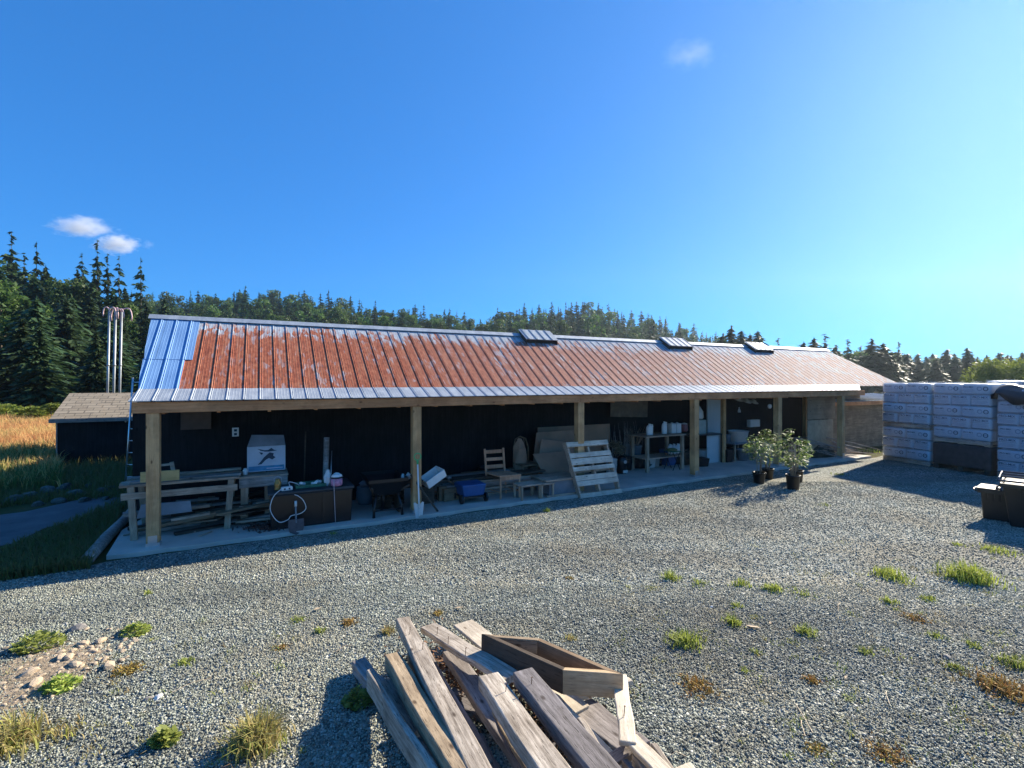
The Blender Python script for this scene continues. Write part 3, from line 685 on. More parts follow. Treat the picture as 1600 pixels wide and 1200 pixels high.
# ------------------------------------------------------------------ crushed stone: loose pieces over the yard
def stones(n, y0, y1, smin, smax, seed, name, zone=None, pw=1.):
    R = np.random.default_rng(seed)
    Y = np.sqrt(R.uniform(y0**2, y1**2, n)); px = R.uniform(-130, 1730, n); X = (px-CX)/F*Y
    d = np.stack([X, Y], 1)-O; uu, vv = d@U, d@V
    ok = (vv < np.where(uu < 0, -.22+.04*uu, -.07)); X, Y = X[ok], Y[ok]; n = len(X)
    base = np.array([(1,0,0),(0,1,0),(-1,0,0),(0,-1,0),(0,0,1),(0,0,-1)], float)
    v = base[None]*R.uniform(.55, 1.25, (n, 6, 1))*(R.uniform(smin, smax, n)*R.choice([.8,1,1,1.25], n))[:,None,None]
    v *= np.stack([R.uniform(.8,1.25,n), R.uniform(.6,1,n), R.uniform(.45,.8,n)], 1)[:,None,:]
    q = R.normal(size=(n, 4)); q[:,1:3] *= .45; q /= np.linalg.norm(q, axis=1)[:,None]; w_, x_, y_, z_ = q.T
    Rm = np.stack([1-2*(y_*y_+z_*z_), 2*(x_*y_-w_*z_), 2*(x_*z_+w_*y_), 2*(x_*y_+w_*z_), 1-2*(x_*x_+z_*z_), 2*(y_*z_-w_*x_), 2*(x_*z_-w_*y_), 2*(y_*z_+w_*x_), 1-2*(x_*x_+y_*y_)], 1).reshape(n,3,3)
    v = np.einsum('nij,nkj->nki', Rm, v); v[:,:,0] += X[:,None]; v[:,:,1] += Y[:,None]; v[:,:,2] += (R.uniform(.0, .012, n))[:,None]
    fb = np.array([(0,1,4),(1,2,4),(2,3,4),(3,0,4),(1,0,5),(2,1,5),(3,2,5),(0,3,5)])
    f = (np.arange(n)[:,None,None]*6+fb[None]).reshape(-1, 3)
    me = npmesh(name, v.reshape(-1,3), f, 3); tone_attr(me, np.repeat(R.random(n), 6)); return addobj(name, me, M['stone'])
M['stone'] = attrmat('stone_pieces', [(0,(.14,.15,.13)),(.3,(.25,.265,.22)),(.7,(.365,.395,.33)),(.95,(.48,.50,.42)),(1,(.68,.66,.58))], .75, spec=.4)
def dirty(m):
    t = m.node_tree; b = [n for n in t.nodes if n.type == 'BSDF_PRINCIPLED'][0]; src = b.inputs['Base Color'].links[0].from_socket
    vec = coords(t); r = ramp(t, [(.46, (0,0,0)), (.66, (1,1,1))]); t.links.new(noise(t, vec, .9, 6, .65), r.inputs[0])
    r2 = ramp(t, [(.38, (.60,.60,.60)), (.60, (1.1,1.1,1.08))]); t.links.new(noise(t, coords(t, (.35,1.3,1.), rot=(0,0,-ANG)), .8, 4, .6), r2.inputs[0])
    c = mixc(t, math_(t, 'MULTIPLY', r.outputs[0], .42), src, (.34,.29,.19)); c = mixc(t, .75, c, r2.outputs[0], 'MULTIPLY'); t.links.new(c, b.inputs['Base Color'])
dirty(M['stone']); dirty(M['gravel'])
tag(stones(165000, 2.5, 5.2, .0055, .0105, 5, 'gravel'), 'loose grey crushed stone covering the yard in the foreground', 'gravel', kind='stuff')
tag(stones(165000, 5.2, 10.5, .008, .0145, 6, 'gravel'), 'grey crushed stone covering the yard in front of the barn', 'gravel', kind='stuff')

# ------------------------------------------------------------------ thin air haze
m, t_, b_, o_ = newmat('haze_air'); t_.nodes.remove(b_)
vol = t_.nodes.new('ShaderNodeVolumePrincipled'); vol.inputs['Density'].default_value = .00021; vol.inputs['Color'].default_value = (.72,.86,1,1); vol.inputs['Anisotropy'].default_value = .64
t_.links.new(vol.outputs[0], o_.inputs['Volume'])
b = MB(); b.box(-800, 900, -60, 420, -1.2, 90); tag(b.build('haze', m), 'thin blue haze over the hills', 'haze', kind='stuff')
M['cartblue'] = plain('faded_blue_plastic', (.03,.10,.26), .5, var=.25, scale=4)
# ------------------------------------------------------------------ things kept under the porch (local frame: x along the barn, y into it, z up)
def fl(px0, px1, py0, py1):                          # floor item seen in this rectangle: u centre, v of its front, width, height
    v = VF((px0+px1)/2, py1); v = max(v, .02); u0, u1 = atx(px0, v), atx(px1, v); p = B((u0+u1)/2, v)
    return (u0+u1)/2, v, u1-u0, zof(py0, p)-SZ
def at(px, py, v):
    u = atx(px, v); return u, zof(py, B(u, v))
M['grey_paint'] = plain('dusty_grey_board', (.20,.22,.24), .8, var=.25, scale=3)
# yellow plank behind the first post
u0, u1, z0, z1 = RP(219, 280, 735, 751, .45)
t = bthing('plank', 'short yellow plank lying across the bench end behind the first post', 'plank', u0, .45, z0-.01)
b = MB(); b.box(0, u1-u0, 0, .035, 0, z1-z0); b.build('board', M['yellow_wood'], t, bevel=.003)
# long weathered bench with boards on it
u0, _, z0, z1 = RP(235, 378, 742, 760, .55); u1 = atx(376, .62)
L = u1-u0; zt = .70
t = bthing('work_bench', 'long weathered plank bench with splayed legs behind the first post', 'bench', u0-.35, .62, SZ, R_(0))
L += .35
for k in range(4): b = MB(); b.box(rnd.uniform(-.05, .02), L+rnd.uniform(-.03, .03), k*.17, k*.17+.15, zt+rnd.uniform(-.004, .004), zt+.035); b.build('top_board', M['weather'], t, bevel=.004)
b = MB(); b.box(.02, L-.04, -.03, -.001, zt-.16, zt-.07); b.build('apron', M['weather'], t, bevel=.004)
for x in (.12, L-.12):
    for y, s in ((.02, -1), (.62, 1)): b = MB(); b.beam((x, y, zt), (x+(.05 if x > 1 else -.05)*-1, y+s*.06, 0), .08, .05, (0,1,0)); b.build('leg', M['leg_wood'], t, bevel=.004)
for i, (x0, x1, y, z, a, lab) in enumerate(((.1, 1.5, .05, .0, .03, 'weathered board lying along the front of the long bench'), (.5, 1.75, .22, 0, -.05, 'grey board in the middle of the pile on the long bench'), (0., 1.2, .40, 0, .08, 'board at the back of the pile on the long bench'), (.6, 1.6, .30, .032, .1, 'crooked board on top of the pile on the long bench'))):
    o = thing('loose_board', lab, 'board', BW(u0-.35+x0, .62+y, SZ+zt+.037+z), ANG+a, 'boards stacked on the long bench')
    b = MB(); b.box(0, min(x1, L)-x0, 0, .12, 0, .028); b.build('plank', M['weather' if i % 2 else 'grey_wood'], o, bevel=.004)
t = bthing('plank_offcut', 'small upright timber offcut standing on the far left of the bench top', 'offcut', atx(272, 1.2), 1.2, SZ+zt+.04)
b = MB(); b.beam((0,0,0), (-.03,0,.19), .05, .04, (0,1,0)); b.beam((-.03,.0,.16), (-.3,.02,.14), .04, .03); b.build('offcut_frame', M['weather'], t)
# grey panel leaning under the bench
u0, u1, z0, z1 = RP(213, 300, 764, 786, .5)
t = bthing('grey_panel', 'dusty grey panel slung under the long bench', 'panel', u0, .5, .36)
b = MB(); b.prism([(0,0,.0), (u1-u0,0,.02), (u1-u0-.02,0,.17), (.05,0,.18)], (0,.02,0)); b.build('sheet', M['grey_paint'], t)
# scrap wood beneath the bench
R2 = random.Random(5)
for i in range(44):
    u = R2.uniform(.35, 2.1); v = R2.uniform(.55, 1.5); L = R2.uniform(.35, 1.1); z = SZ+.02+.035*(i//4)*R2.uniform(.6, 1.1)
    o = thing('scrap_wood', 'broken dark scrap wood heaped on the slab under the long bench', 'scrap wood', BW(u, v, z), ANG+R2.uniform(-.6, .6), 'scrap wood under the long bench')
    b = MB(); q = R2.uniform(-.03, .09); b.beam((-L/2, 0, 0), (L/2, 0, q), R2.uniform(.06, .14), R2.uniform(.02, .045)); b.build('stick', M[R2.choice(['weather', 'dark_wood', 'brown_wood', 'grey_wood'])], o)
for i in range(12):
    px, py = R2.uniform(200, 330), R2.uniform(800, 838); g_ = G(px, py, SZ); L = R2.uniform(.12, .4)
    o = thing('wood_chip', 'flat splinter of wood lying on the slab near the first post', 'splinter', (g_[0], g_[1], SZ+.006), R2.uniform(0, 3), 'splinters on the slab')
    b = MB(); b.prism([(-L/2,-.02,0), (L/2,-.012,0), (L/2+.02,.015,0), (-L/2,.025,0)], (0,0,.012)); b.build('splinter', M['weather'], o)
# log along the slab's left edge
t = thing('log', 'rough grey log along the left edge of the slab', 'log', BW(-.2, .1, .05), ANG)
b = MB(); b.tube([(.0,-.1,0), (-.02,.8,.01), (.0,1.7,.03), (-.05,2.6,.03)], [.07,.075,.065,.05], 12); b.build('log_body', M['grey_wood'], t, True)
# pallet workbench
u, v, w_, h = fl(375, 430, 745, 812)
t = bthing('pallet_table', 'grey work table knocked together from pallet wood under the bird poster', 'table', atx(376, .75), .75)
Lp = atx(447, .75)-atx(376, .75); zt = zof(744, B(atx(400, .75), .75))-SZ
for x in (.0, Lp*.52, Lp-.1):
    for y in (0, .5): b = MB(); b.box(x, x+.1, y, y+.035, .0, zt-.10); b.build('leg', M['leg_wood'], t, bevel=.004)
b = MB(); b.box(-.02, Lp+.02, -.03, -.001, zt-.16, zt-.02); b.build('apron', M['grey_wood'], t, bevel=.004)
b = MB(); b.box(-.02, Lp+.02, -.03, -.001, .17, .27); b.build('rail', M['weather'], t, bevel=.004)
for k in range(4): b = MB(); b.box(-.03, Lp+.03, -.02+k*.14, -.02+k*.14+.13, zt-.018, zt+.004+.001*k); b.build('top_board', M['weather'], t, bevel=.003)
ztab = SZ+zt+.008
# poster board with bird
u0, u1, z0, z1 = RP(386, 446, 681, 736, .95)
Wd = u1-u0; Hh = z1-z0
t = bthing('poster_box', 'pale display board with a dark bird print leaning back on the pallet table', 'display board', u0, .95, z0)
M['poster'] = plain('poster_paper', (.44,.50,.56), .7, var=.12, scale=4); M['ink'] = plain('print_ink', (.03,.05,.08), .7); M['sea'] = plain('blue_band', (.06,.22,.36), .6, var=.3, scale=8)
b = MB(); b.prism([(.0, y, z) for y, z in [(.0,0), (.03,0), (.06, Hh*.70), (.03, Hh*.70)]], (Wd, 0, 0)); b.build('panel', M['poster'], t, bevel=.003)
b = MB(); b.prism([(.01,.031,Hh*.701), (Wd,.031,Hh*.701), (Wd,.061,Hh*.701), (.01,.061,Hh*.701)], (0,0,.001)); b.hexa([(.0,.031,Hh*.703),(Wd,.031,Hh*.703),(Wd,.06,Hh*.703),(.0,.06,Hh*.703),(.06,.13,Hh*1.02),(Wd-.02,.13,Hh*.98),(Wd-.02,.16,Hh*.98),(.06,.16,Hh*1.02)]); b.build('upper_flap', M['grey_paint'], t, bevel=.003)
lean = math.atan2(.03, Hh*.68)
e = MB(); e.box(.02, Wd-.02, -.002, .0, .015, .085); k = e.build('blue_band', M['sea'], t); k.rotation_euler = (-lean, 0, 0); k.location = (0, -.002, 0)
bird = [[(.26,.62),(.34,.60),(.42,.57),(.52,.57),(.60,.63),(.66,.57),(.74,.545),(.64,.53),(.54,.52),(.44,.525),(.34,.56)],
        [(.30,.52),(.38,.50),(.40,.46),(.35,.44),(.33,.48)],
        [(.56,.50),(.66,.46),(.64,.40),(.70,.34),(.62,.28),(.54,.33),(.46,.28),(.36,.16),(.27,.15),(.34,.24),(.42,.36),(.50,.44)]]
e = MB()
for pl in bird: e.prism([((x-.5)*Wd*1.08+.52*Wd, -.004, (z*.95+.05)*Hh) for x, z in pl], (0, .002, 0))
k = e.build('bird_print', M['ink'], t); k.rotation_euler = (-lean, 0, 0)
e = MB(); e.box(Wd*.5, Wd*.93, -.0045, -.0025, .035, .05); k = e.build('caption_bar', M['poster'], t); k.rotation_euler = (-lean, 0, 0)
b = MB(); b.tube([(Wd*.5, .1, -.06), (Wd*.5, .08, 0)], .012, 8); b.box(Wd*.1, Wd*.9, .02, .14, -.085, -.06); b.build('stand', M['black'], t)
t = bthing('white_jar', 'small pale jar lying at the left foot of the bird poster', 'jar', atx(383, .9), .9, ztab); b = MB(); b.lathe([(.03,0),(.035,.01),(.035,.07),(.02,.085),(.02,.1)], 12); b.build('jar_body', M['jug'], t, True)
# outlet on the back wall
u, z = at(368, 675, VW)
t = bthing('wall_thermometer', 'small white wall plate with dark markings on the dark back wall', 'wall plate', u, VW-.012, z)
b = MB(); b.box(-.05, .05, 0, .01, -.075, .075); b.build('plate', M['white'], t, bevel=.003)
for z in (-.035, .03): b = MB(); b.box(-.022, .022, -.004, .0, z-.02, z+.02); b.build('socket', M['ink'], t)
# black chest
v = .16; u0 = atx(421, v); u1 = atx(551, v+.02); zc = zof(771, B(u0, v))-SZ
Lb = u1-u0
t = bthing('black_chest', 'long black plastic chest covered with odds and ends between the first two posts', 'chest', u0, v)
b = MB(); b.hexa([(.02,.02,0),(Lb-.02,.02,0),(Lb-.02,.62,0),(.02,.62,0),(0,0,zc-.04),(Lb,0,zc-.04),(Lb,.66,zc-.04),(0,.66,zc-.04)]); b.build('chest_body', M['black'], t, bevel=.015)
b = MB(); b.box(-.02, Lb+.02, -.025, .68, zc-.038, zc); b.build('lid', plain('dusty_black_plastic', (.035,.04,.043), .6, var=.4, scale=4), t, bevel=.012)
for x in (.3, .62): b = MB(); b.box(Lb*x, Lb*x+.03, -.004, .018, .04, zc-.06); b.build('moulded_rib', M['black'], t)
zl = SZ+zc+.002
def onlid(px, py, vv): u = atx(px, vv); return u
t = bthing('brass_lantern', 'small brass coloured lantern standing at the left end of the black chest', 'lantern', atx(434, .35), .35, zl)
M['brass'] = plain('tarnished_brass', (.40,.22,.07), .4, .7, .3, 12)
b = MB(); b.lathe([(.045,0),(.05,.015),(.042,.03),(.048,.06),(.048,.11),(.03,.14),(.035,.155),(.012,.165)], 16); b.build('lantern_body', M['brass'], t, True)
b = MB(); b.tube([(-.045,0,.1),(-.05,0,.17),(0,0,.2),(.05,0,.17),(.045,0,.1)], .003, 6); b.build('bail', M['steel'], t)
t = bthing('power_box', 'white power outlet box on the left end of the black chest', 'outlet box', atx(449, .22), .22, zl, .2)
b = MB(); b.box(-.075, .075, 0, .07, 0, .055); b.build('case', M['white'], t, bevel=.01)
for x in (-.035, .03): b = MB(); b.box(x-.012, x+.012, -.003, -.0005, .015, .04); b.build('socket', M['ink'], t)
# white cord: loop hanging in front of the chest, then over the lid
def bw(px, py, v): u = atx(px, v); return BW(u, v, zof(py, B(u, v)))
def smooth_path(pts, n=6):
    pts = [Vector(p) for p in pts]; out = []
    for i in range(len(pts)-1):
        a, b_, c, d = pts[max(i-1,0)], pts[i], pts[i+1], pts[min(i+2, len(pts)-1)]
        for k in range(n):
            s = k/n; out.append(.5*((2*b_)+(c-a)*s+(2*a-5*b_+4*c-d)*s*s+(3*b_-a-3*c+d)*s**3))
    out.append(pts[-1]); return out
lp = [bw(440,764,.10), bw(428,775,.09), bw(422,793,.08), bw(427,807,.08), bw(437,816,.08), bw(450,812,.08), bw(455,806,.08), bw(470,802,.08), bw(478,794,.08), bw(474,782,.09), bw(466,775,.11), bw(458,771,.20), bw(452,757,.34), bw(453,753,.34), bw(466,757,.36), bw(474,766,.32), bw(482,771,.3), bw(495,769,.34), bw(505,762,.40), bw(512,750,.42)]
b = MB(); b.tube(smooth_path(lp), .0058, 7); tag(b.build('extension_cord', plain('white_cord', (.72,.68,.66), .5, var=.05), smooth=True), 'white cord hanging in a heart shaped loop in front of the black chest', 'cord')
# tray of bits on the lid
t = bthing('seedling_tray', 'green mesh tray of white scraps on the black chest', 'tray', atx(486, .42), .42, zl)
M['greenm'] = plain('green_plastic', (.05,.16,.09), .6, var=.4, scale=20)
b = MB(); b.box(-.22, .2, -.12, .16, 0, .012)
for a in (0, 1): b.box(-.22, .2, -.12+a*.27, -.11+a*.27, .012, .045); b.box(-.22+a*.41, -.21+a*.41, -.11, .15, .012, .045)
b.build('tray_body', M['greenm'], t)
for i in range(9): b = MB(); x, y = R2.uniform(-.16,.16), R2.uniform(-.08,.1); b.lathe([(.005,0),(.028,.012),(.024,.035),(.004,.045)], 7, (x, y, .012+.004*i)); b.build('scrap', M['white' if i % 3 else 'jug'], t)
# pink and white bag/roll on lid
t = bthing('seed_bag', 'crumpled pale bag beside the pink striped tub on the black chest', 'bag', atx(512, .35), .35, zl)
def crumple(b, amp, seed):
    q = random.Random(seed); b.v = [(x+q.uniform(-amp,amp), y+q.uniform(-amp,amp), z+q.uniform(-amp*.6,amp*.6) if z > .02 else z) for x, y, z in b.v]; return b
b = MB(); b.lathe([(.04,0),(.06,.05),(.05,.12),(.03,.18),(.012,.24)], 10); crumple(b, .012, 3); b.build('bag_body', M['jug'], t)
t = bthing('pink_tub', 'pink and white striped tub with a black rim on the black chest', 'tub', atx(526, .24), .24, zl)
M['pink'] = plain('pink_print', (.50,.22,.32), .5, var=.4, scale=25)
b = MB(); b.lathe([(.065,0),(.085,.02),(.085,.12)], 20); b.build('tub_body', M['pink'], t, True)
b = MB(); b.lathe([(.089,.12),(.089,.14),(.08,.142)], 20); b.build('rim', M['black'], t, True)
b = MB(); b.lathe([(.08,.142),(.07,.17),(.03,.19),(.005,.2)], 14); crumple(b, .008, 5); b.build('paper_top', M['white'], t)
t = thing('thin_strap', 'pale strap hanging down the front of the black chest from the pink tub', 'strap', BW(atx(522, .12), .12, SZ), ANG)
b = MB(); b.tube([(0,.02,zc+.12),(0,-.01,zc-.05),(.012,-.005,.2),(.02,-.01,.0)], .006, 6); b.build('strap', plain('faded_strap', (.42,.33,.33), .7), t, True)
# spade with round blade leaning on the chest
t = thing('spade', 'round brown spade blade down against the black chest with a short pale shaft', 'spade', BW(atx(463, -.02), -.02, .0), ANG)
b = MB(); outl = [(-.10,.21),(.10,.21),(.105,.11),(.085,.04),(.0,.0),(-.085,.04),(-.105,.11)]; b.prism([(x, .0+z*.25, z+.01) for x, z in outl], (0,.006,0)); b.build('blade', plain('rusty_blade', (.13,.09,.085), .8, .1, .3, 14), t)
b = MB(); b.tube([(0,.04,.17),(0,.13,.34),(0,.14,.385)], .012, 8); b.build('shaft', M['grey_paint'], t, True)
b = MB(); b.tube([(0,.13,.385),(0,.15,.46)], .018, 10); b.build('grip', M['jug'], t, True)
# heap of leaves on the slab beside the chest
P = []; 
RR = np.random.default_rng(9); n = 260; g0 = G(413, 826, SZ); P = np.stack([g0[0]+RR.normal(0,.14,n), g0[1]+RR.normal(0,.09,n), SZ+.01+RR.random(n)*.04], 1)
dv = RR.normal(size=(n,3))*.02; ev = RR.normal(size=(n,3))*.012; v_, f_ = kites(P, dv, ev); o = addobj('leaf_litter', npmesh('leaf_litter', v_, f_, 4), plain('dry_leaves', (.09,.045,.035), .8)); tag(o, 'drift of dead brown leaves on the slab left of the black chest', 'dead leaves', kind='stuff')
# standing rods by the back wall
for px, py0, py1, v, r, mt, lab in ((509, 684, 752, 1.0, .045, 'grey_wood', 'thick mossy pole standing upright behind the black chest'), (476, 675, 758, 1.2, .012, 'dark_wood', 'thin dark rod standing against the back wall left of the mossy pole'), (517, 705, 745, 1.1, .008, 'steel', 'thin wire stake right of the mossy pole')):
    u, z = at(px, py0, v); t = bthing('pole', lab, 'pole', u, v); b = MB(); b.tube([(-.02,0,0),(0,.02,(z-SZ)*.5),(.02,.05,z-SZ)], r, 10); b.build('pole_shaft', M[mt], t, True)
# blue grey barrel and clutter
u, v, w_, h = fl(562, 584, 752, 790)
t = bthing('blue_barrel', 'round blue grey barrel behind the wheelbarrow', 'barrel', u, v+.15)
b = MB(); b.lathe([(.11,0),(.13,.02),(.15,.10),(.15,.2),(.135,.27),(.14,.28),(.14,.30),(.12,.305)], 22); b.build('barrel_body', plain('blue_grey_plastic', (.10,.17,.21), .5, var=.2), t, True)
b = MB(); b.lathe([(.01,0),(.09,.01),(.10,.05),(.05,.09),(.01,.1)], 9, (0,0,.306)); crumple(b, .02, 8); b.build('lid_clutter', M['grey_paint'], t)
# wheelbarrow
u, v, w_, h = fl(577, 641, 750, 812)
t = bthing('wheelbarrow', 'black wheelbarrow with an oval pale label facing the yard left of the second post', 'wheelbarrow', u, max(v, .1))
hh = h; w2 = w_/2*.95
b = MB()
for s0, s1, z0, z1 in ((1., .96, hh-.015, hh),):
    pass
rim = [(-w2,0), (w2,0), (w2*.92,.75), (-w2*.92,.75)]; bot = [(-w2*.62,.14), (w2*.62,.14), (w2*.5,.55), (-w2*.5,.55)]
b = MB()
for i in range(4):
    j = (i+1) % 4; b.quad((rim[i][0], rim[i][1], hh-.05), (rim[j][0], rim[j][1], hh-.05), (bot[j][0], bot[j][1], hh-.27), (bot[i][0], bot[i][1], hh-.27))
    b.quad((rim[i][0], rim[i][1], hh), (rim[j][0], rim[j][1], hh), (rim[j][0], rim[j][1], hh-.05), (rim[i][0], rim[i][1], hh-.05))
b.quad(*[(x, y, hh-.27) for x, y in bot]); o = b.build('tray', M['black'], t); so_ = o.modifiers.new('s', 'SOLIDIFY'); so_.thickness = .012
b = MB(); b.lathe([(.001,0),(.058,0),(.058,.004),(.001,.004)], 24, sx=1.1, sy=.62); o = b.build('label', M['jug'], t); o.location = (-.02, .060, hh-.155); o.rotation_euler = (R_(122.5), 0, 0)
for s in (-1, 1):
    b = MB(); b.tube([(s*w2*.55,.12,hh-.25),(s*w2*.72,.06,.14),(s*w2*.74,.05,0)], [.022,.02,.024], 8); b.build('leg', M['black'], t, True)
    b = MB(); b.tube([(s*w2*.95,-.12,hh-.10),(s*w2*.6,.3,hh-.29),(s*.05,.85,.2)], .017, 8); b.build('handle', M['dark_wood'], t, True)
b = MB(); b.tube([(-w2*.72,.07,.10),(w2*.72,.07,.10)], .012, 8); b.build('cross_bar', M['black'], t, True)
b = MB(); wheel = []; 
for k in range(20): a = 2*math.pi*k/20; wheel.append((0, .55+.17*math.cos(a), .19+.17*math.sin(a)))
b.tube(wheel+[wheel[0], wheel[1]], .035, 8, cap=False); wh = b.build('wheel', M['black'], t, True); b = MB(); b.tube([(-.06,.55,.19),(.06,.55,.19)], .03, 10); b.build('hub', M['steel'], wh, True)
# carton with red print, resting over the barrow
u, z = at(607, 748, .9)
t = bthing('feed_carton', 'white carton with a red print lying tipped behind the wheelbarrow', 'carton', u, .85, z-.08, 0)
k = MB(); k.box(-.17, .17, 0, .14, 0, .13); o = k.build('carton_body', plain('white_card', (.42,.46,.52), .6, var=.1), t, bevel=.004); o.rotation_euler = (0, R_(27), 0)
k = MB(); k.prism([(-.10,-.003,.03),(-.05,-.003,.10),(.03,-.003,.11),(.12,-.003,.06),(.10,-.003,.02)], (0,.002,0)); o = k.build('red_print', plain('red_print', (.42,.05,.09), .6, var=.4, scale=30), t); o.rotation_euler = (0, R_(27), 0)
t = bthing('carton_stand', 'low dark crate behind the wheelbarrow carrying the white carton', 'crate', u, .8, SZ); zz = z-.09-SZ-.08
b = MB()
for i in range(5): b.box(-.25, .25, 0, .02, i*zz/5+.01, (i+1)*zz/5-.012)
b.box(-.25, -.22, .02, .4, 0, zz); b.box(.22, .25, .02, .4, 0, zz); b.box(-.25, .25, .4, .42, 0, zz); b.build('crate_body', M['dark_wood'], t)
for px, py, lab in ((630, 747, 'crumpled white cup left of the second post'), (638, 745, 'white plastic scrap beside the second post')):
    u, z = at(px, py, .35); t = bthing('plastic_cup', lab, 'cup', u, .35, z-.03); b = MB(); b.lathe([(.03,0),(.04,.05),(.03,.07),(.01,.1)], 9); crumple(b, .01, px); b.build('cup_body', M['jug'], t)
t = bthing('post_shelf', 'narrow dark shelf board behind the second post holding scraps', 'shelf', atx(640, .33), .33, SZ); 
u, z = at(640, 748, .35); b = MB(); b.box(-.22, .22, -.04, .3, z-SZ-.06, z-SZ-.035); b.build('shelf_board', M['dark_wood'], t)
for s in (-.19, .17): b = MB(); b.box(s, s+.03, -.02, .28, 0, z-SZ-.061); b.build('leg', M['dark_wood'], t)
# snow shovel with green handle
v = .04; u0, zt_ = at(653, 711, v); ub, _ = at(656, 790, -.06)
t = bthing('snow_shovel', 'small shovel with a green ring handle and milky blade leaning on the second post', 'shovel', ub, -.04, .0)
zt_ = zt_; dx = u0-ub
ring = [(dx+.055*math.cos(a), .10, zt_-.03+.055*math.sin(a)) for a in [2*math.pi*k/16 for k in range(17)]]
M['lime'] = plain('green_grip', (.10,.42,.14), .4, var=.1)
b = MB(); b.tube(ring, .010, 8, cap=False); hd = b.build('ring_handle', M['lime'], t, True)
b = MB(); b.tube([(dx,.10,zt_-.085),(dx*.95,.095,zt_-.15)], [.02,.016], 10); b.build('green_neck', M['lime'], hd, True)
b = MB(); b.tube([(dx*.95,.095,zt_-.14),(dx*.2,.03,.30),(dx*.1,.02,.18)], .0125, 8); b.build('shaft', M['white'], t, True)
b = MB(); ob = [(-.062,.27),(-.085,.255),(-.055,.02),(.055,.02),(.085,.255),(.062,.27),(.02,.235),(-.02,.235)]; b.prism([(x, .02+.06*(z-.02), z) for x, z in ob], (0,.006,0)); b.tube([(0,.03,.2),(0,.02,.05)], .018, 8); b.build('blade', M['jug'], t, bevel=.002)
# white foam trough, dark pole
u0, u1, z0, z1 = RP(659, 689, 730, 758, .4)
t = bthing('foam_trough', 'white foam box lying tilted open side back right of the second post', 'foam box', (u0+u1)/2+.03, .42, (z0+z1)/2-.02)
b = MB(); a_, c_, d_2 = .19, .13, .07
b.box(-a_, a_, -c_, -c_+.02, -d_2, d_2); b.box(-a_, a_, c_-.02, c_, -d_2, d_2); b.box(-a_, -a_+.02, -c_+.021, c_-.021, -d_2, d_2); b.box(a_-.02, a_, -c_+.021, c_-.021, -d_2, d_2); b.box(-a_+.021, a_-.021, -c_+.021, c_-.021, -d_2, -d_2+.02)
o = b.build('box_body', M['white'], t, bevel=.006); o.rotation_euler = (R_(8), R_(-28), R_(10))
t = bthing('dark_pole', 'dark wooden pole leaning from the second post to the slab edge', 'pole', atx(683, .1), .06)
b = MB(); b.beam((0,0,0), (-.42,.12,.62), .035, .03); b.build('pole_shaft', M['dark_wood'], t)
# lumber stacks behind
sp = [(676, 726, 745, 788)]
for i in range(34):
    row = i//5; kx = i % 5
    v = .75+.17*kx+R2.uniform(-.03,.03); u0 = atx(694, v)+R2.uniform(-.25, .25)+(.15 if row > 3 else 0); L = R2.uniform(1.3, 2.2); z = SZ+.02+row*.052
    o = thing('lumber', 'rough weathered board in the lumber stack behind the ladder back chair', 'board', BW(u0, v, z), ANG+R2.uniform(-.05, .05), 'boards of the lumber stack by the back wall')
    b = MB(); b.beam((0,0,0), (L,0,R2.uniform(-.01,.03)), R2.uniform(.10,.16), .04); b.build('plank', M[R2.choice(['weather','weather','brown_wood','grey_wood','dark_wood'])], o)
# small brown block, blue cart
u, v, w_, h = fl(686, 699, 761, 783)
t = bthing('wood_block', 'small upright brown wooden block left of the blue cart', 'block', u, v); b = MB(); b.box(-w_/2, w_/2, 0, .12, 0, h); b.build('block_body', M['brown_wood'], t, bevel=.005)
u, v, w_, h = fl(719, 763, 757, 786)
t = bthing('blue_cart', 'low cart with a faded blue bucket body and black wheels near the slab edge', 'cart', u, v)
b = MB(); b.hexa([(-w_*.36,.02,h*.35),(w_*.36,.02,h*.35),(w_*.36,.42,h*.35),(-w_*.36,.42,h*.35),(-w_*.42,-.02,h),(w_*.42,-.02,h),(w_*.42,.46,h),(-w_*.42,.46,h)]); b.build('bucket', M['cartblue'], t, bevel=.02)
for s in (-1, 1):
    for y in (.03, .4):
        b = MB(); b.tube([(s*w_*.40,y,.08),(s*w_*.40+s*.035,y,.08)], .08, 18); b.build('wheel', M['black'], t)
b = MB(); b.box(-w_*.38, w_*.38, .0, .42, h*.27, h*.345); b.build('chassis', M['dark_wood'], t)
# ladder back chair
u, v, w_, h = fl(782, 813, 743, 779)
t = bthing('chair', 'wooden ladder back chair with a pale seat frame on the slab', 'chair', u, v, SZ, R_(-4))
sh = h; wd = w_
for x in (-wd/2, wd/2-.03):
    b = MB(); b.box(x, x+.03, 0, .03, 0, sh-.02); b.build('leg', M['furn'], t, bevel=.003)
    b = MB(); b.beam((x+.015-.10,.42,0), (x+.015-.14,.47,.86), .035, .03, (0,1,0)); b.build('leg', M['furn'], t, bevel=.003)
b = MB(); b.hexa([(-wd/2-.01,-.01,sh-.019),(wd/2+.01,-.01,sh-.019),(wd/2-.09,.42,sh-.019),(-wd/2-.11,.42,sh-.019),(-wd/2-.01,-.01,sh+.012),(wd/2+.01,-.01,sh+.012),(wd/2-.09,.42,sh+.012),(-wd/2-.11,.42,sh+.012)]); b.build('seat', M['furn'], t, bevel=.005)
b = MB(); b.box(-wd/2+.03, wd/2-.03, .005, .02, sh-.08, sh-.02); b.build('apron', M['furn'], t)
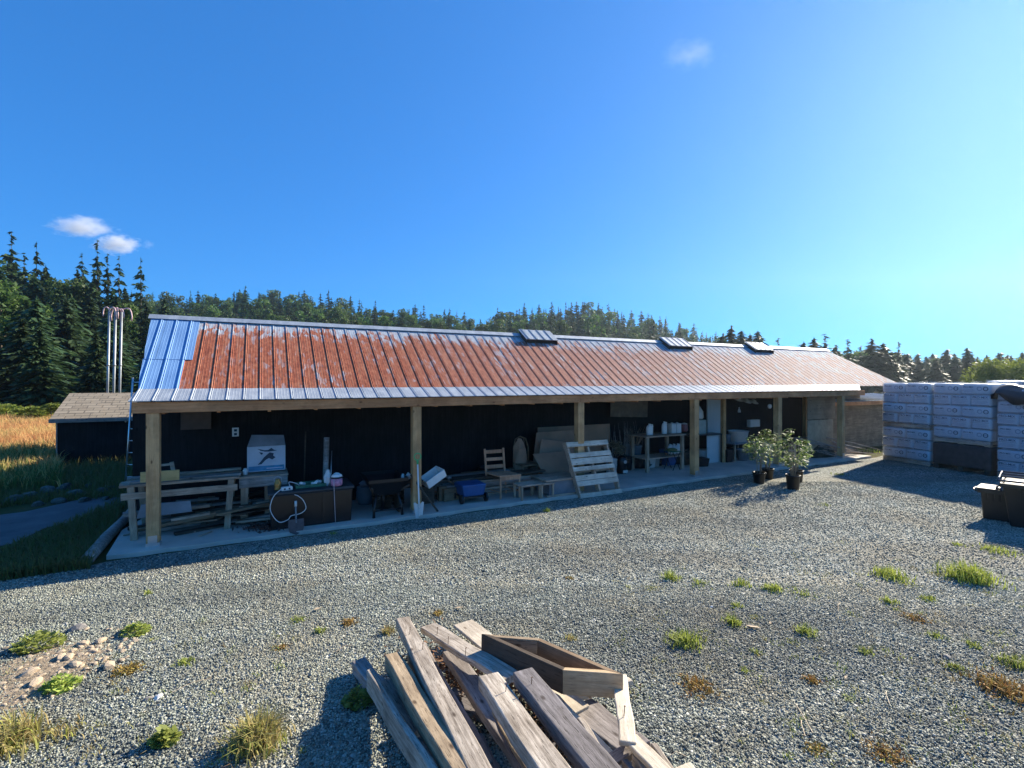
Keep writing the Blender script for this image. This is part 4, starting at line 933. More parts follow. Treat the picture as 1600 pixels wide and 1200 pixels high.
for z, hh_ in ((.52,.07),(.66,.06),(.80,.065)): b = MB(); y = .42+.05*z/.86; b.box(-wd/2-.12-.02*z, wd/2-.13-.02*z+.0, y+.0, y+.018, z-hh_/2, z+hh_/2); b.build('slat', M['furn'], t, bevel=.003)
for s in (0,1): b = MB(); b.beam((-wd/2+.015+s*(wd-.03), .02, .12), (-wd/2-.08+s*(wd-.03), .43, .12), .02, .02); b.build('stretcher', M['furn'], t)
# small stool and low bench
for px0, px1, py0, py1, dp, lab in ((815, 845, 757, 781, .32, 'small square stool with four pale legs right of the chair'), (846, 866, 755, 778, .36, 'low stool half behind the small square stool')):
    u, v, w_, h = fl(px0, px1, py0, py1); t = bthing('stool', lab, 'stool', u, v)
    for x in (-w_/2, w_/2-.035):
        for y in (0, dp-.035): b = MB(); b.box(x, x+.035, y, y+.035, 0, h-.03); b.build('leg', M['leg_wood'], t, bevel=.003)
    b = MB(); b.box(-w_/2-.015, w_/2+.015, -.015, dp+.015, h-.029, h); b.build('seat', M['weather'], t, bevel=.005)
u, v, w_, h = fl(862, 903, 748, 777)
t = bthing('low_bench', 'low grey box bench with a plank top under the leaning plywood', 'box bench', u, v+.05)
b = MB(); b.box(-w_/2, w_/2+.1, .03, .5, .02, h-.04); b.build('box_body', M['grey_paint'], t, bevel=.004)
b = MB(); b.box(-w_/2-.1, w_/2+.12, -.02, .55, h-.039, h); b.build('top_board', M['weather'], t, bevel=.004)
b = MB(); b.box(-w_/2-.1, w_/2+.12, -.05, .0, 0, .035); b.build('foot_rail', M['weather'], t, bevel=.004)
zb = SZ+h
# leaning plywood sheets: three irregular panels
M['ply2'] = plain('brown_hardboard', (.34,.20,.125), .85, var=.2, scale=2.5)
def leanboard(name, pts, v0, v1, mat, lab, cat):      # pts px,py; depth grows linearly with height
    pys = [p[1] for p in pts]; lo, hi = max(pys), min(pys); w3 = []
    for px, py in pts:
        v = v0+(v1-v0)*(lo-py)/(lo-hi); u = atx(px, v); p = B(u, v); w3.append(Vector((u, v, zof(py, p))))
    c = w3[0]; t = bthing(name, lab, cat, c.x, c.y, c.z)
    # flatten onto one plane through first, second and the farthest point
    n_ = (w3[1]-w3[0]).cross(w3[2]-w3[0]).normalized(); q = [p-n_*((p-w3[0]).dot(n_))-c for p in w3]
    if n_.y < 0: n_ = -n_
    b = MB(); b.prism(q, n_*.012); b.build('sheet', mat, t)
leanboard('plywood_sheet', [(856,754),(905,744),(897,700),(876,706),(832,710)], .62, .95, M['ply2'], 'brown board with a cut corner leaning in front of the others beside the pallet', 'board')
leanboard('plywood_sheet', [(830,750),(912,750),(895,672),(838,676)], 1.15, 1.4, M['ply2'], 'big stained plywood sheet leaning behind the cut corner board', 'board')
leanboard('plywood_sheet', [(840,735),(953,720),(953,662),(840,668)], 1.75, 1.9, M['ply2'], 'long hardboard sheet against the back wall behind the third post', 'board')
leanboard('plywood_sheet', [(838,735),(886,735),(880,690),(846,686)], 1.0, 1.2, M['card'], 'small torn cardboard sheet between the big plywood sheet and the cut corner board', 'board')
for i, (px, w0, h0, d0, zz, mt) in enumerate(((826,.30,.22,.25,0,'card'),(832,.26,.18,.24,.225,'card'),(262,.3,.25,.3,0,'dark_wood'),(295,.34,.2,.3,0,'grey_paint'),(322,.22,.28,.25,0,'brown_wood'),(598,.3,.2,.28,0,'dark_wood'),(668,.25,.3,.25,0,'dark_wood'),(706,.3,.22,.2,0,'brown_wood'),(940,.34,.3,.3,0,'dark_wood'),(1076,.3,.34,.3,0,'dark_wood'))):
    v = 1.35 if i not in (5, 6, 7) else .62
    t = bthing('storage_box', ['lower brown box left of the leaning boards','upper brown box left of the leaning boards','dark box at the back under the left end of the long bench','grey box at the back under the middle of the long bench','small brown box at the back under the right end of the long bench','dark box behind the legs of the wheelbarrow','dark box right behind the second post','low brown box beside the upright wooden block','dark box against the wall behind the leaning pallet','dark box behind the fourth post'][i], 'box', atx(px, v), v, SZ+zz, R2.uniform(-.2,.2))
    b = MB(); b.box(-w0/2, w0/2, 0, d0, 0, h0); b.build('box_body', M[mt], t, bevel=.006)
    b = MB(); b.hexa([(-w0/2-.004,-.01,h0-.02),(w0/2+.004,-.01,h0-.02),(w0/2+.004,d0+.01,h0-.02),(-w0/2-.004,d0+.01,h0-.02),(-w0/2-.004,-.015,h0+.004),(w0/2+.004,-.01,h0+.004),(w0/2+.004,d0+.01,h0+.003),(-w0/2-.004,d0+.01,h0+.006)]); b.build('flap', M[mt], t)
# nursery pots and cans crowded along the back wall
potm = MB(); potm.lathe([(.085,0),(.11,.2),(.118,.2),(.118,.22),(.105,.22),(.09,.05)], 16); potme = mb_mesh(potm, 'nursery_pot', M['black'])
canm = MB(); canm.lathe([(.075,0),(.075,.02),(.07,.025),(.07,.17),(.075,.175),(.075,.19),(.02,.19)], 16); canme = mb_mesh(canm, 'can', M['steel'])
brm = mb_mesh(canm, 'can_brown', M['brass'] if 'brass' in M else M['card'])
R3 = random.Random(12); used_ = []
for lo, hi, v0, k in ((425,575,1.5,9),(932,1005,1.55,8),(1132,1205,1.65,7),(1215,1250,1.2,5),(655,760,1.75,5)):
    for i in range(k):
        px = lo+(hi-lo)*(i+R3.uniform(.2,.8))/k; v = v0+R3.uniform(-.08,.15)
        for j in range(R3.choice((1,1,2,3))):
            can = R3.random() < .25 and j == 0
            o = D.objects.new('paint_can' if can else 'nursery_pot', R3.choice((canme, brm)) if can else potme); col.objects.link(o); s_ = R3.uniform(.8, 1.2)
            if j == 0: s0 = s_
            o.location = BW(atx(px, v), v, SZ+.065*j*s0); o.rotation_euler = (0, 0, R3.uniform(0,6)); o.scale = (s0, s0, s0)
            tag(o, 'old metal can among the pots along the back wall' if can else 'black nursery pot in the row of pots along the back wall', 'can' if can else 'plant pot', 'cans along the back wall' if can else 'nursery pots along the back wall')
            if can: break
for i, (px, v, kind) in enumerate(((1012,1.55,'b'),(1024,1.6,'c'),(1044,1.6,'b'),(1066,1.55,'c'),(1093,1.1,'b'),(1118,1.6,'c'),(1136,1.2,'b'),(1160,1.15,'c'),(1172,1.5,'b'),(1182,1.3,'c'),(1196,1.5,'b'),(1228,1.0,'c'))):
    w_ = R3.uniform(.11,.17); h_ = R3.uniform(.18,.4)
    t = bthing('storage_bucket' if kind == 'c' else 'storage_bin', ('round bucket' if kind == 'c' else 'square bin')+' among the clutter on the slab in the right half of the porch', 'bucket' if kind == 'c' else 'bin', atx(px, v), v, SZ, R3.uniform(-.3,.3), 'buckets of the right half' if kind == 'c' else 'bins of the right half')
    b = MB()
    if kind == 'c': b.lathe([(w_*.8,0),(w_,h_),(w_*1.06,h_),(w_*1.06,h_-.02),(w_*.95,h_-.03),(w_*.6,h_-.06)], 18)
    else: b.hexa([(-w_,-w_*.8,0),(w_,-w_*.8,0),(w_,w_*.8,0),(-w_,w_*.8,0),(-w_*1.15,-w_,h_),(w_*1.15,-w_,h_),(w_*1.15,w_,h_),(-w_*1.15,w_,h_)])
    b.build('bucket_body' if kind == 'c' else 'bin_body', M[R3.choice(['black','grey_paint','jug','cartblue','grey_paint'])] if 'cartblue' in M else M['black'], t, kind == 'c', bevel=0 if kind == 'c' else .008)
# crates and boards heaped behind the leaning pallet
for i in range(9):
    v = R3.uniform(1.1, 1.5); u = atx(R3.uniform(835, 900), v); z = SZ+.02+i*.05; L = R3.uniform(.5, 1.0)
    o = thing('heaped_board', 'brown board heaped under the leaning sheets behind the pallet', 'board', BW(u, v, z), ANG+R3.uniform(-.5,.5), 'boards heaped behind the pallet'); b = MB(); b.beam((-L/2,0,0),(L/2,0,R3.uniform(0,.08)), R3.uniform(.08,.2), .025); b.build('plank', M[R3.choice(['brown_wood','weather','ply2'])], o)
# old stools and chair frames stacked left of the boards
u, v, w_, h = fl(810, 840, 678, 748)
t = bthing('wicker_chair', 'dark old chair with an arched back standing left of the leaning boards', 'chair', atx(826, 1.0), 1.0)
z0 = SZ
arch = [(-.16,.3,.45),(-.17,.33,.75),(-.12,.35,.93),(0,.36,.98),(.12,.35,.93),(.17,.33,.75),(.16,.3,.45)]
b = MB(); b.tube(arch, .016, 8); b.build('back_frame', M['brown_wood'], t, True)
for x in (-.08, 0, .08): b = MB(); b.tube([(x,.3,.46),(x,.35,.94)], .008, 6); b.build('spindle', M['brown_wood'], t)
b = MB(); b.box(-.2, .2, -.1, .32, .43, .46); b.build('seat', M['brown_wood'], t, bevel=.01)
for x in (-.17, .17):
    for y in (-.07, .28): b = MB(); b.tube([(x*.9,y,.43),(x,y*1.1,0)], .014, 7); b.build('leg', M['brown_wood'], t)
t = bthing('sack', 'slumped brown paper sack standing left of the arched chair', 'sack', atx(812, 1.25), 1.25)
b = MB(); b.lathe([(.12,0),(.15,.15),(.14,.45),(.13,.75),(.09,.85),(.03,.95)], 12); crumple(b, .025, 4); b.build('sack_body', M['card'], t)
# ------------------------------------------------------------------ pallets: one leaning on the third post
def pallet(name, Wp, Lp, lab, cat, loc, rz, tilt=0., group=None, mats=('pale_wood', 'weather')):
    """lies in x (across boards) and y (along stringers) with the deck facing +z before tilting"""
    t = thing(name, lab, cat, loc, rz, group); t.rotation_euler = (tilt, 0, rz)
    for x in (0, Wp/2-.02, Wp-.04): b = MB(); b.box(x, x+.04, 0, Lp, -.11, -.0195); b.build('stringer', M[mats[1]], t, bevel=.003)
    return t
u0 = atx(907, -.12); u1 = atx(971, -.12); Wp = u1-u0
base = BW(u0, -.13, .01)
zt_ = 0
vt = .17                                             # rests on the post
u_t, z_t = at(884, 691, vt)
dy = math.hypot(vt+.13, z_t-.01)
ta = math.atan2(z_t-.01, vt+.13)
t = thing('leaning_pallet', 'pale pallet leaning upright against the third post', 'pallet', base, ANG)
axx = Vector((1, 0, 0)); ayy = Vector((u_t-u0, vt+.13, z_t-.01)).normalized(); ayy = (ayy-axx*ayy.dot(axx)*.0).normalized(); Lp = (Vector((u_t-u0, vt+.13, z_t-.01))).length
nn = axx.cross(ayy).normalized(); nn = -nn if nn.y > 0 else nn         # faces the yard
def pl_box(name, x0, x1, y0, y1, n0, n1, mat):
    b = MB(); c = []
    for n_ in (n0, n1):
        for x, y in ((x0,y0),(x1,y0),(x1,y1),(x0,y1)): c.append(axx*x+ayy*y+nn*n_)
    b.hexa(c); return b.build(name, mat, t, bevel=.003)
for x in (0, Wp/2-.02, Wp-.04): pl_box('stringer', x, x+.04, 0.0, Lp, -.11, -.0005, M['weather'])
for a, c in ((0,.085),(.205,.30),(.302,.40),(.47,.55),(.58,.70),(.71,.80),(.905,1.)):
    pl_box('deck_board', -.005, Wp+.005, a*Lp, (c-.006)*Lp, .0, .017, M['pale_wood'])
for a, c in ((.02,.10),(.44,.53),(.9,.98)): pl_box('base_board', -.005, Wp+.005, a*Lp, c*Lp, -.128, -.1105, M['weather'])
# ------------------------------------------------------------------ right half of the porch
def bucket(px0, px1, py0, py1, mat, lab, handle=True, name='bucket', top=1.15):
    u, v, w_, h = fl(px0, px1, py0, py1); r = w_/2*.88; t = bthing(name, lab, 'bucket', u, v+r)
    b = MB(); b.lathe([(r/top,0),(r,h*.97),(r*1.05,h*.97),(r*1.05,h),(r*.97,h),(r*.93,h*.9),(r*.3,h*.88)], 24, cap=True); b.build('bucket_body', mat, t, True)
    if handle: b = MB(); b.tube([(-r,0,h*.9),(-r*.9,-r*.5,h*.6),(0,-r*1.12,h*.5),(r*.9,-r*.5,h*.6),(r,0,h*.9)], .004, 6); b.build('bail', M['steel'], t)
    return t, r, h
bucket(953, 969, 718, 743, M['white'], 'white bucket right of the leaning pallet')
t, r, h = bucket(988, 1009, 697, 731, plain('blue_grey_bin', (.16,.24,.31), .5), 'tall blue grey bin full of dry stalks', False, 'stalk_bin', 1.3)
for i in range(26):
    a = R2.uniform(0, 6.28); q = R2.uniform(.05, .22); L = R2.uniform(.25, .5); b = MB(); x, y = r*.6*math.cos(a), r*.6*math.sin(a)
    b.tube([(x*.6,y*.6,h*.89),(x+q*math.cos(a)*.6,y+q*math.sin(a)*.6,h+L*.7),(x+q*math.cos(a),y+q*math.sin(a),h+L)], [.005,.004,.002], 4); b.build('stalk', M['weather'], t)
u, v, w_, h = fl(968, 986, 712, 741)
t = bthing('pot_stove', 'small black pot stove with a round gauge between white bucket and tall bin', 'stove', u, v)
b = MB(); b.lathe([(.10,0),(.11,.02),(.115,.18),(.12,.2),(.12,.34),(.08,.40),(.02,.42)], 20, (0,.12,0)); b.build('stove_body', M['black'], t, True)
b = MB(); b.tube([(0,0.005,.28),(0,-.008,.28)], .04, 18); b.build('gauge', M['steel'], t); b = MB(); b.box(-.06,.06,-.012,.01,.03,.09); b.build('plate', M['jug'], t)
t = bthing('dried_flowers', 'bunch of dried brown flower heads in a dark tub behind the white bucket', 'dried flowers', atx(957, 1.6), 1.6)
b = MB(); b.lathe([(.14,0),(.18,.3),(.19,.3),(.17,.28)], 16); b.build('tub', M['black'], t, True)
v_, f_ = broad_crown(77, .42, .30, 20, 26, .028, .3); v_[:,2] += .28; addobj('flower_heads', npmesh('flower_heads', v_, f_, 4), plain('dry_flowers', (.20,.15,.085), .9, var=.5, scale=30), t)
t = bthing('twig_bundle', 'thicket of thin dry twigs standing against the back wall behind the stalk bin', 'twigs', atx(975, 1.7), 1.7)
for i in range(46):
    x = R2.uniform(-.45, .55); b = MB(); L = R2.uniform(.7, 1.15); q = R2.uniform(-.2,.2)
    b.tube([(x,R2.uniform(-.1,.1),0),(x+q*.5,0,L*.5),(x+q,.05,L)], [.006,.005,.002], 4); b.build('twig', M['grey_wood'], t)
t = bthing('black_bags', 'heap of black plastic sacks in front of the twigs', 'sacks', atx(1000, 1.7), 1.62)
b = MB(); b.lathe([(.16,0),(.22,.07),(.19,.18),(.10,.26),(.02,.29)], 14); crumple(b, .03, 2); b.build('sack_body', M['black'], t, True)
# work table with jugs
v = 1.0; u0, u1, z0, z1 = RP(1010, 1070, 680, 686, v); zt = z1-SZ; Lt = u1-u0
t = bthing('potting_table', 'pale wooden table carrying jugs and containers left of the fourth post', 'table', u0, v)
b = MB(); b.box(-.03, Lt+.03, -.02, .62, zt-.03, zt); b.build('table_top', M['weather'], t, bevel=.004)
for x in (.02, Lt-.09):
    for y in (.0, .5): b = MB(); b.box(x, x+.07, y, y+.07, 0, zt-.031); b.build('leg', M['leg_wood'], t, bevel=.004)
b = MB(); b.box(.0, Lt, .03, .58, .30, .325); b.build('shelf', M['weather'], t)
ztt = SZ+zt+.002
def jug(px, vv, z, hgt, r, mat, lab, sy=.7):
    t = bthing('jug', lab, 'jug', atx(px, vv), vv, z, R2.uniform(-.3,.3))
    b = MB(); b.lathe([(r*.9,0),(r,.02),(r,hgt*.66),(r*.75,hgt*.84),(r*.3,hgt*.92),(r*.28,hgt*.97)], 18, sy=sy); b.build('jug_body', mat, t, True)
    b = MB(); b.lathe([(r*.33,hgt*.96),(r*.33,hgt*1.03),(r*.1,hgt*1.035)], 12, sy=1); b.build('cap', M['white'], t, True)
    b = MB(); b.tube([(r*.35,0,hgt*.93),(r*.85,0,hgt*.95),(r*.98,0,hgt*.72)], .014, 8); b.build('handle', mat, t, True)
jug(1015, 1.2, ztt, .26, .085, M['white'], 'white jug with a handle at the left end of the potting table')
jug(1038, 1.25, ztt, .29, .075, M['white'], 'tall white jug in the middle of the potting table')
for px, lab in ((1050, 'milky square container right of the tall white jug'), (1058, 'milky square container second from the right on the potting table')):
    t = bthing('container', lab, 'container', atx(px, 1.25), 1.25, ztt); b = MB(); b.box(-.075,.075,-.07,.07,0,.24); b.lathe([(.03,.24),(.03,.265)], 12); b.build('container_body', M['jug'], t, bevel=.012)
t = bthing('crock', 'dark red crock partly hidden by the fourth post on the potting table', 'crock', atx(1069, 1.4), 1.4, ztt); b = MB(); b.lathe([(.07,0),(.09,.03),(.09,.17),(.07,.19)], 18); b.build('crock_body', plain('dark_red_glaze', (.25,.09,.09), .4), t, True)
b = MB(); b.lathe([(.075,.19),(.075,.205),(.02,.22)], 18); b.build('lid', M['jug'], t, True)
for px, lab in ((1047, 'left of the three milky jugs on the shelf under the potting table'), (1053, 'middle one of the three milky jugs under the potting table'), (1059, 'right one of the three milky jugs under the potting table')):
    jug(px, 1.3, SZ+.327, .24, .06, M['jug'], lab)
u, v, w_, h = fl(1006, 1048, 704, 729)
for i, x in enumerate((-.25, .05)):
    t = bthing('nursery_crate', ('left' if i == 0 else 'right')+' of two black plastic crates under the potting table', 'crate', u+x, v+.05)
    b = MB()
    for z in (0, .08, .16, .24): b.box(-.14,.14,0,.018,z,z+.055); b.box(-.14,.14,.32,.338,z,z+.055); b.box(-.14,-.122,.019,.319,z,z+.055); b.box(.122,.14,.019,.319,z,z+.055)
    for x2 in (-.13,-.01,.11): b.box(x2,x2+.02,-.006,-.0005,0,.295)
    b.box(-.12,.12,.02,.318,0,.012); b.build('crate_body', M['black'], t)
u, v, w_, h = fl(1048, 1066, 706, 735)
t = bthing('folding_stool', 'folding stool with crossed black legs beside the potting table', 'stool', u, v)
for y in (0, .28):
    for s in (-1, 1): b = MB(); b.tube([(-s*.12,y,0),(s*.12,y,h)], .009, 7); b.build('leg', M['black'], t)
b = MB(); b.box(-.14,.14,-.02,.3,h-.004,h+.012); b.build('seat', M['greenm'], t)
t = bthing('green_cushion', 'flat green sack lying on the folding stool', 'cushion', u, v+.02, SZ+h+.014); b = MB(); b.lathe([(.02,0),(.11,.01),(.12,.03),(.06,.06),(.01,.06)], 12, (0,.12,0), sx=1.1); b.build('cushion_body', plain('olive_cloth', (.14,.18,.07), .9), t, True)
# hanging cloth and blue tarp on the back wall
u0, u1, z0, z1 = RP(953, 1012, 612, 650, 1.9)
t = bthing('hanging_tarp', 'brown tarp hanging at the top of the back wall left of the fourth post', 'tarp', u0, 1.88, z0)
q = []; b = MB(); nn_ = 16
for i in range(nn_):
    x0_, x1_ = (u1-u0)*i/nn_, (u1-u0)*(i+1)/nn_; w0_ = .03*math.sin(i*1.3); w1_ = .03*math.sin((i+1)*1.3); s0 = .1*i/nn_; s1 = .1*(i+1)/nn_
    b.quad((x0_,w0_,s0*-.5),(x1_,w1_,s1*-.5),(x1_,w1_*.3,z1-z0),(x0_,w0_*.3,z1-z0))
o = b.build('cloth', plain('brown_canvas', (.16,.13,.10), .95), t); o.modifiers.new('s','SOLIDIFY').thickness = .006
# black-topped table, white panel beneath, tub, crates
v = 1.2; u0, u1, z0, z1 = RP(1086, 1130, 679, 682, v)
t = bthing('black_table', 'thin black topped table right of the fourth post', 'table', u0, v); zt = z1-SZ
b = MB(); b.box(0, u1-u0, -.02, .5, zt-.02, zt); b.build('table_top', M['black'], t)
for x in (.03, u1-u0-.06):
    for y in (.0,.45): b = MB(); b.box(x,x+.03,y,y+.03,0,zt-.0205); b.build('leg', M['black'], t)
t = bthing('white_board', 'white board standing under the black topped table', 'board', atx(1105, 1.28), 1.28); b = MB(); b.box(0, atx(1129,1.28)-atx(1105,1.28), 0, .02, 0, zt-.05); b.build('sheet', M['door_white'], t)
t = bthing('white_carton', 'pale greenish box standing behind the fourth post on the black table', 'box', atx(1097, 1.4), 1.4, SZ+zt+.001); b = MB(); b.box(-.2,.16,0,.2,0,.36); b.build('box_body', plain('pale_green_box', (.34,.40,.36), .7), t, bevel=.01)
t = bthing('white_sack', 'pale rounded bag hanging above the black table behind the fourth post', 'bag', atx(1096, 1.5), 1.5, SZ+zt+.37); b = MB(); b.lathe([(.10,0),(.13,.05),(.12,.2),(.05,.32),(.01,.36)], 14, (0,.1,0)); b.build('bag_body', M['jug'], t, True)
u, v, w_, h = fl(1099, 1119, 703, 721)
t = bthing('white_tub', 'squat white tub on the slab under the black table', 'tub', u, v+.1); b = MB(); b.lathe([(w_*.42,0),(w_*.46,.02),(w_*.46,h-.02),(w_*.44,h),(w_*.1,h)], 22); b.build('tub_body', M['white'], t, True)
t = bthing('black_sprayer', 'black hand sprayer with two thin tubes on top of the squat white tub', 'sprayer', u+.1, v+.1, SZ+h+.001); b = MB(); b.lathe([(.05,0),(.055,.1),(.03,.15)], 12); b.build('tank', M['black'], t, True)
for s in (-1,1): b = MB(); b.tube([(0,0,.14),(-.05+s*.03,0,.34)], .006, 6); b.build('tube', M['black'], t)
u, v, w_, h = fl(1122, 1151, 703, 719)
for i, x in enumerate((-.2,.17)):
    t = bthing('dark_crate', ('left' if i == 0 else 'right')+' one of two low dark crates on the slab behind the potted shrubs', 'crate', u+x, v+.05)
    b = MB(); b.box(-.17,.17,0,.02,0,.2); b.box(-.17,.17,.3,.32,0,.2); b.box(-.17,-.15,.021,.299,0,.2); b.box(.15,.17,.021,.299,0,.2); b.box(-.14,.14,.021,.299,.0,.14); b.build('crate_body', plain('dark_red_plastic', (.035,.022,.026), .5), t, bevel=.006)
# wash tub on stand, white box, bottle, lamp, hats
v = 1.35; u0, u1, z0, z1 = RP(1141, 1166, 673, 690, v); r = (u1-u0)/2*.8
t = bthing('wash_stand', 'low table holding the white wash tub behind the potted shrubs', 'table', (u0+u1)/2, v); zt = z0-SZ
b = MB(); b.box(-.45,.45,-.25,.35,zt-.03,zt-.001); b.build('table_top', M['grey_paint'], t)
for x in (-.42,.38):
    for y in (-.22,.3): b = MB(); b.box(x,x+.04,y,y+.04,0,zt-.0305); b.build('leg', M['leg_wood'], t)
t = bthing('wash_tub', 'white round wash tub on the low table behind the potted shrubs', 'tub', (u0+u1)/2, v, z0); b = MB(); b.lathe([(r*.8,0),(r,z1-z0),(r*1.05,z1-z0),(r*.9,z1-z0-.02)], 22); b.build('tub_body', M['white'], t, True)
for k, (dx, hh_) in enumerate(((-.28,.2),(.3,.14))): t = bthing('paint_pot', ('tall' if k == 0 else 'short')+' grey pot beside the white wash tub', 'pot', (u0+u1)/2+dx, v+.1, z0); b = MB(); b.lathe([(.06,0),(.07,hh_),(.05,hh_)], 14); b.build('pot_body', M['grey_paint'], t, True)
u0, u1, z0, z1 = RP(1173, 1188, 656, 667, 1.85); t = bthing('meter_box', 'pale square meter box on the back wall above the potted shrubs', 'meter box', (u0+u1)/2, 1.86, z0); b = MB(); b.box(-(u1-u0)/2,(u1-u0)/2,0,.12,0,z1-z0); b.build('case', M['jug'], t, bevel=.008)
u, z = at(1155, 640, 1.8); t = bthing('hanging_bottle', 'small white bottle hung in front of the dark back wall', 'bottle', u, 1.8, z-.08); b = MB(); b.lathe([(.04,0),(.042,.02),(.03,.08),(.015,.11),(.015,.15)], 12); b.build('bottle_body', M['jug'], t, True); b = MB(); b.tube([(0,0,.15),(0,0,.5)], .002, 4); b.build('string', M['ink'], t)
u, z = at(1204, 635, .9); t = bthing('porch_lamp', 'round white disc lamp hanging left of the fifth post', 'lamp', u, .9, z); b = MB(); b.tube([(0,0,0),(0,.05,0)], .06, 22); b.build('disc', M['white'], t, bevel=.01); b = MB(); b.tube([(0,.03,.058),(0,.03,.12)], .006, 6); b.build('hanger', M['black'], t)
for px, py, lab in ((1153, 624, 'leftmost straw hat hanging under the porch roof'), (1166, 627, 'middle straw hat hanging under the porch roof'), (1177, 628, 'rightmost straw hat hanging under the porch roof')):
    u, z = at(px, py, 1.3); t = bthing('straw_hat', lab, 'hat', u, 1.3, z, 0, None); b = MB(); b.lathe([(.14,0),(.07,.01),(.065,.05),(.02,.07)], 20); o = b.build('hat_body', plain('pale_straw', (.42,.40,.34), .8), t, True); o.rotation_euler = (R_(25), 0, 0)
# sticks heap at the far end
BR = G(1300, 716); ub, vb = uv(BR)
t = bthing('brush_heap', 'heap of long thin sticks and cuttings at the far end of the porch', 'brush heap', ub-.2, vb+.2, 0)
for i in range(70):
    L = R2.uniform(1.2, 2.3); a = R2.uniform(-.25,.25); x, y = R2.uniform(-1.1,.2), R2.uniform(-.35,.45); z = R2.uniform(.05,.5); b = MB()
    b.tube([(x,y,z+.15),(x+L*.5,y+a*L*.4,z*.9),(x+L*.95,y+a*L,max(.02,z*.35))], [.011,.009,.004], 5); b.build('stick', M['grey_wood' if i % 3 else 'weather'], t)
t = bthing('dark_mulch', 'dark mound of rotted cuttings under the stick heap', 'compost mound', ub-.3, vb+.35, 0)
b = MB(); b.lathe([(.75,0),(.7,.18),(.5,.35),(.25,.45),(.02,.48)], 18, sy=.6); crumple(b, .04, 6); b.build('mound', plain('rotted_cuttings', (.03,.035,.022), .95, var=.5, scale=14, bmp=.8), t)
M['straw'] = attrmat('straw_blades', [(0,(.30,.20,.09)),(.35,(.44,.36,.15)),(.7,(.34,.38,.08)),(1,(.26,.34,.06))], .8, .35)
# ------------------------------------------------------------------ potted shrubs
M['leafy'] = leafmat('shrub_leaves', (.13,.20,.06), (.20,.29,.09), (.32,.42,.16), 9., .45)
M['stem'] = plain('pale_stems', (.30,.24,.17), .8)
def shrub_mesh(seed, h, r, n, squash=.62):
    R = np.random.default_rng(seed); ph = R.uniform(0, 6.28, n); t = R.random(n); k = R.integers(0, 9, n); cph = R.uniform(0, 6.28, 9)[k]; ct = R.uniform(.1,.95,9)[k]; ph = cph+R.normal(0,.5,n); t = np.clip(ct+R.normal(0,.13,n),0,1.05); rr = r*np.sqrt(np.maximum(.06, 1-((t-.45)/.66)**2))*R.uniform(.35, 1.15, n)
    c = np.stack([np.cos(ph)*rr, np.sin(ph)*rr, h*(1-squash)+h*squash*t*1.0], 1)
    out = ph+R.normal(0, .7, n); d = np.stack([np.cos(out), np.sin(out), R.uniform(-.75, .35, n)], 1); L = R.uniform(.03, .056, n)[:,None]; d = d/np.linalg.norm(d, axis=1)[:,None]*L
    e = np.cross(d, R.normal(size=(n,3))*.4+np.array((0,0,1.))); e = e/np.linalg.norm(e, axis=1)[:,None]*L*.42
    return kites(c, d, e)
def potted(px0, px1, pyt, pyb, px_p0, px_p1, py_p, lab, seed):
    g_ = G((px_p0+px_p1)/2, pyb); Y = g_[1]; s = Y/F; r = (px_p1-px_p0)/2*s*.96; y0 = Y+r
    t = thing('potted_shrub', lab, 'potted plant', (g_[0]*(y0/Y), y0, .0), seed*.7)
    hp = (pyb-py_p)*s*.93; ht = (pyb-pyt)*(y0/F)
    b = MB(); b.lathe([(r*.78,0),(r*.8,.01),(r*.95,hp-.03),(r*1.04,hp-.028),(r*1.04,hp),(r*.94,hp),(r*.9,hp-.04),(.01,hp-.04)], 26); b.build('pot', M['black'], t, True)
    R = random.Random(seed); rf = (px1-px0)/2*s
    for k in range(9):
        a = R.uniform(0, 6.28); q = R.uniform(.1,.6)*rf; b = MB(); x, y = .25*r*math.cos(a), .25*r*math.sin(a)
        b.tube([(x,y,hp-.05),(x+q*.35*math.cos(a),y+q*.35*math.sin(a),ht*.5),(q*math.cos(a)*1.2,q*math.sin(a)*1.2,ht*.8)], [.008,.006,.003], 5); b.build('stem', M['stem'], t, True)
    v, f = shrub_mesh(seed, ht, rf*1.15, 460); addobj('foliage', npmesh('foliage', v, f, 4), M['leafy'], t)
potted(1219, 1259, 676, 767, 1228, 1250, 742, 'nearest potted shrub with pale stems on the gravel, second from the right', 3)
potted(1227, 1262, 680, 755, 1234, 1255, 735, 'potted shrub hidden behind the nearest one', 5)
potted(1168, 1206, 680, 757, 1176, 1196, 738, 'leftmost potted shrub in front of the porch', 8)
potted(1190, 1222, 676, 750, 1190, 1209, 732, 'potted shrub just right of and behind the leftmost one', 12)
# ------------------------------------------------------------------ wrapped pallet stacks of bales
P1 = np.array(G(1378, 718)); P2 = np.array(G(1549, 745)); wv = (P2-P1); Lw = np.linalg.norm(wv); wv /= Lw; wa = math.atan2(wv[1], wv[0])
nv = np.array([-wv[1], wv[0]])                      # away from the camera side
M['bag'] = plain('white_bale_film', (.50,.56,.62), .38, var=.10, scale=5, bmp=.35)
M['bagp'] = plain('bale_print', (.06,.085,.12), .5, var=.3)
M['bagp2'] = plain('pale_bale_print', (.26,.33,.42), .5, var=.3)
m, t_, b_, o_ = newmat('stretch_film'); 
tr = t_.nodes.new('ShaderNodeBsdfTransparent'); gl = t_.nodes.new('ShaderNodeBsdfGlossy'); gl.inputs['Roughness'].default_value = .12
mx = t_.nodes.new('ShaderNodeMixShader'); mx.inputs[0].default_value = .22; t_.links.new(tr.outputs[0], mx.inputs[1]); t_.links.new(gl.outputs[0], mx.inputs[2]); t_.links.new(mx.outputs[0], o_.inputs[0])
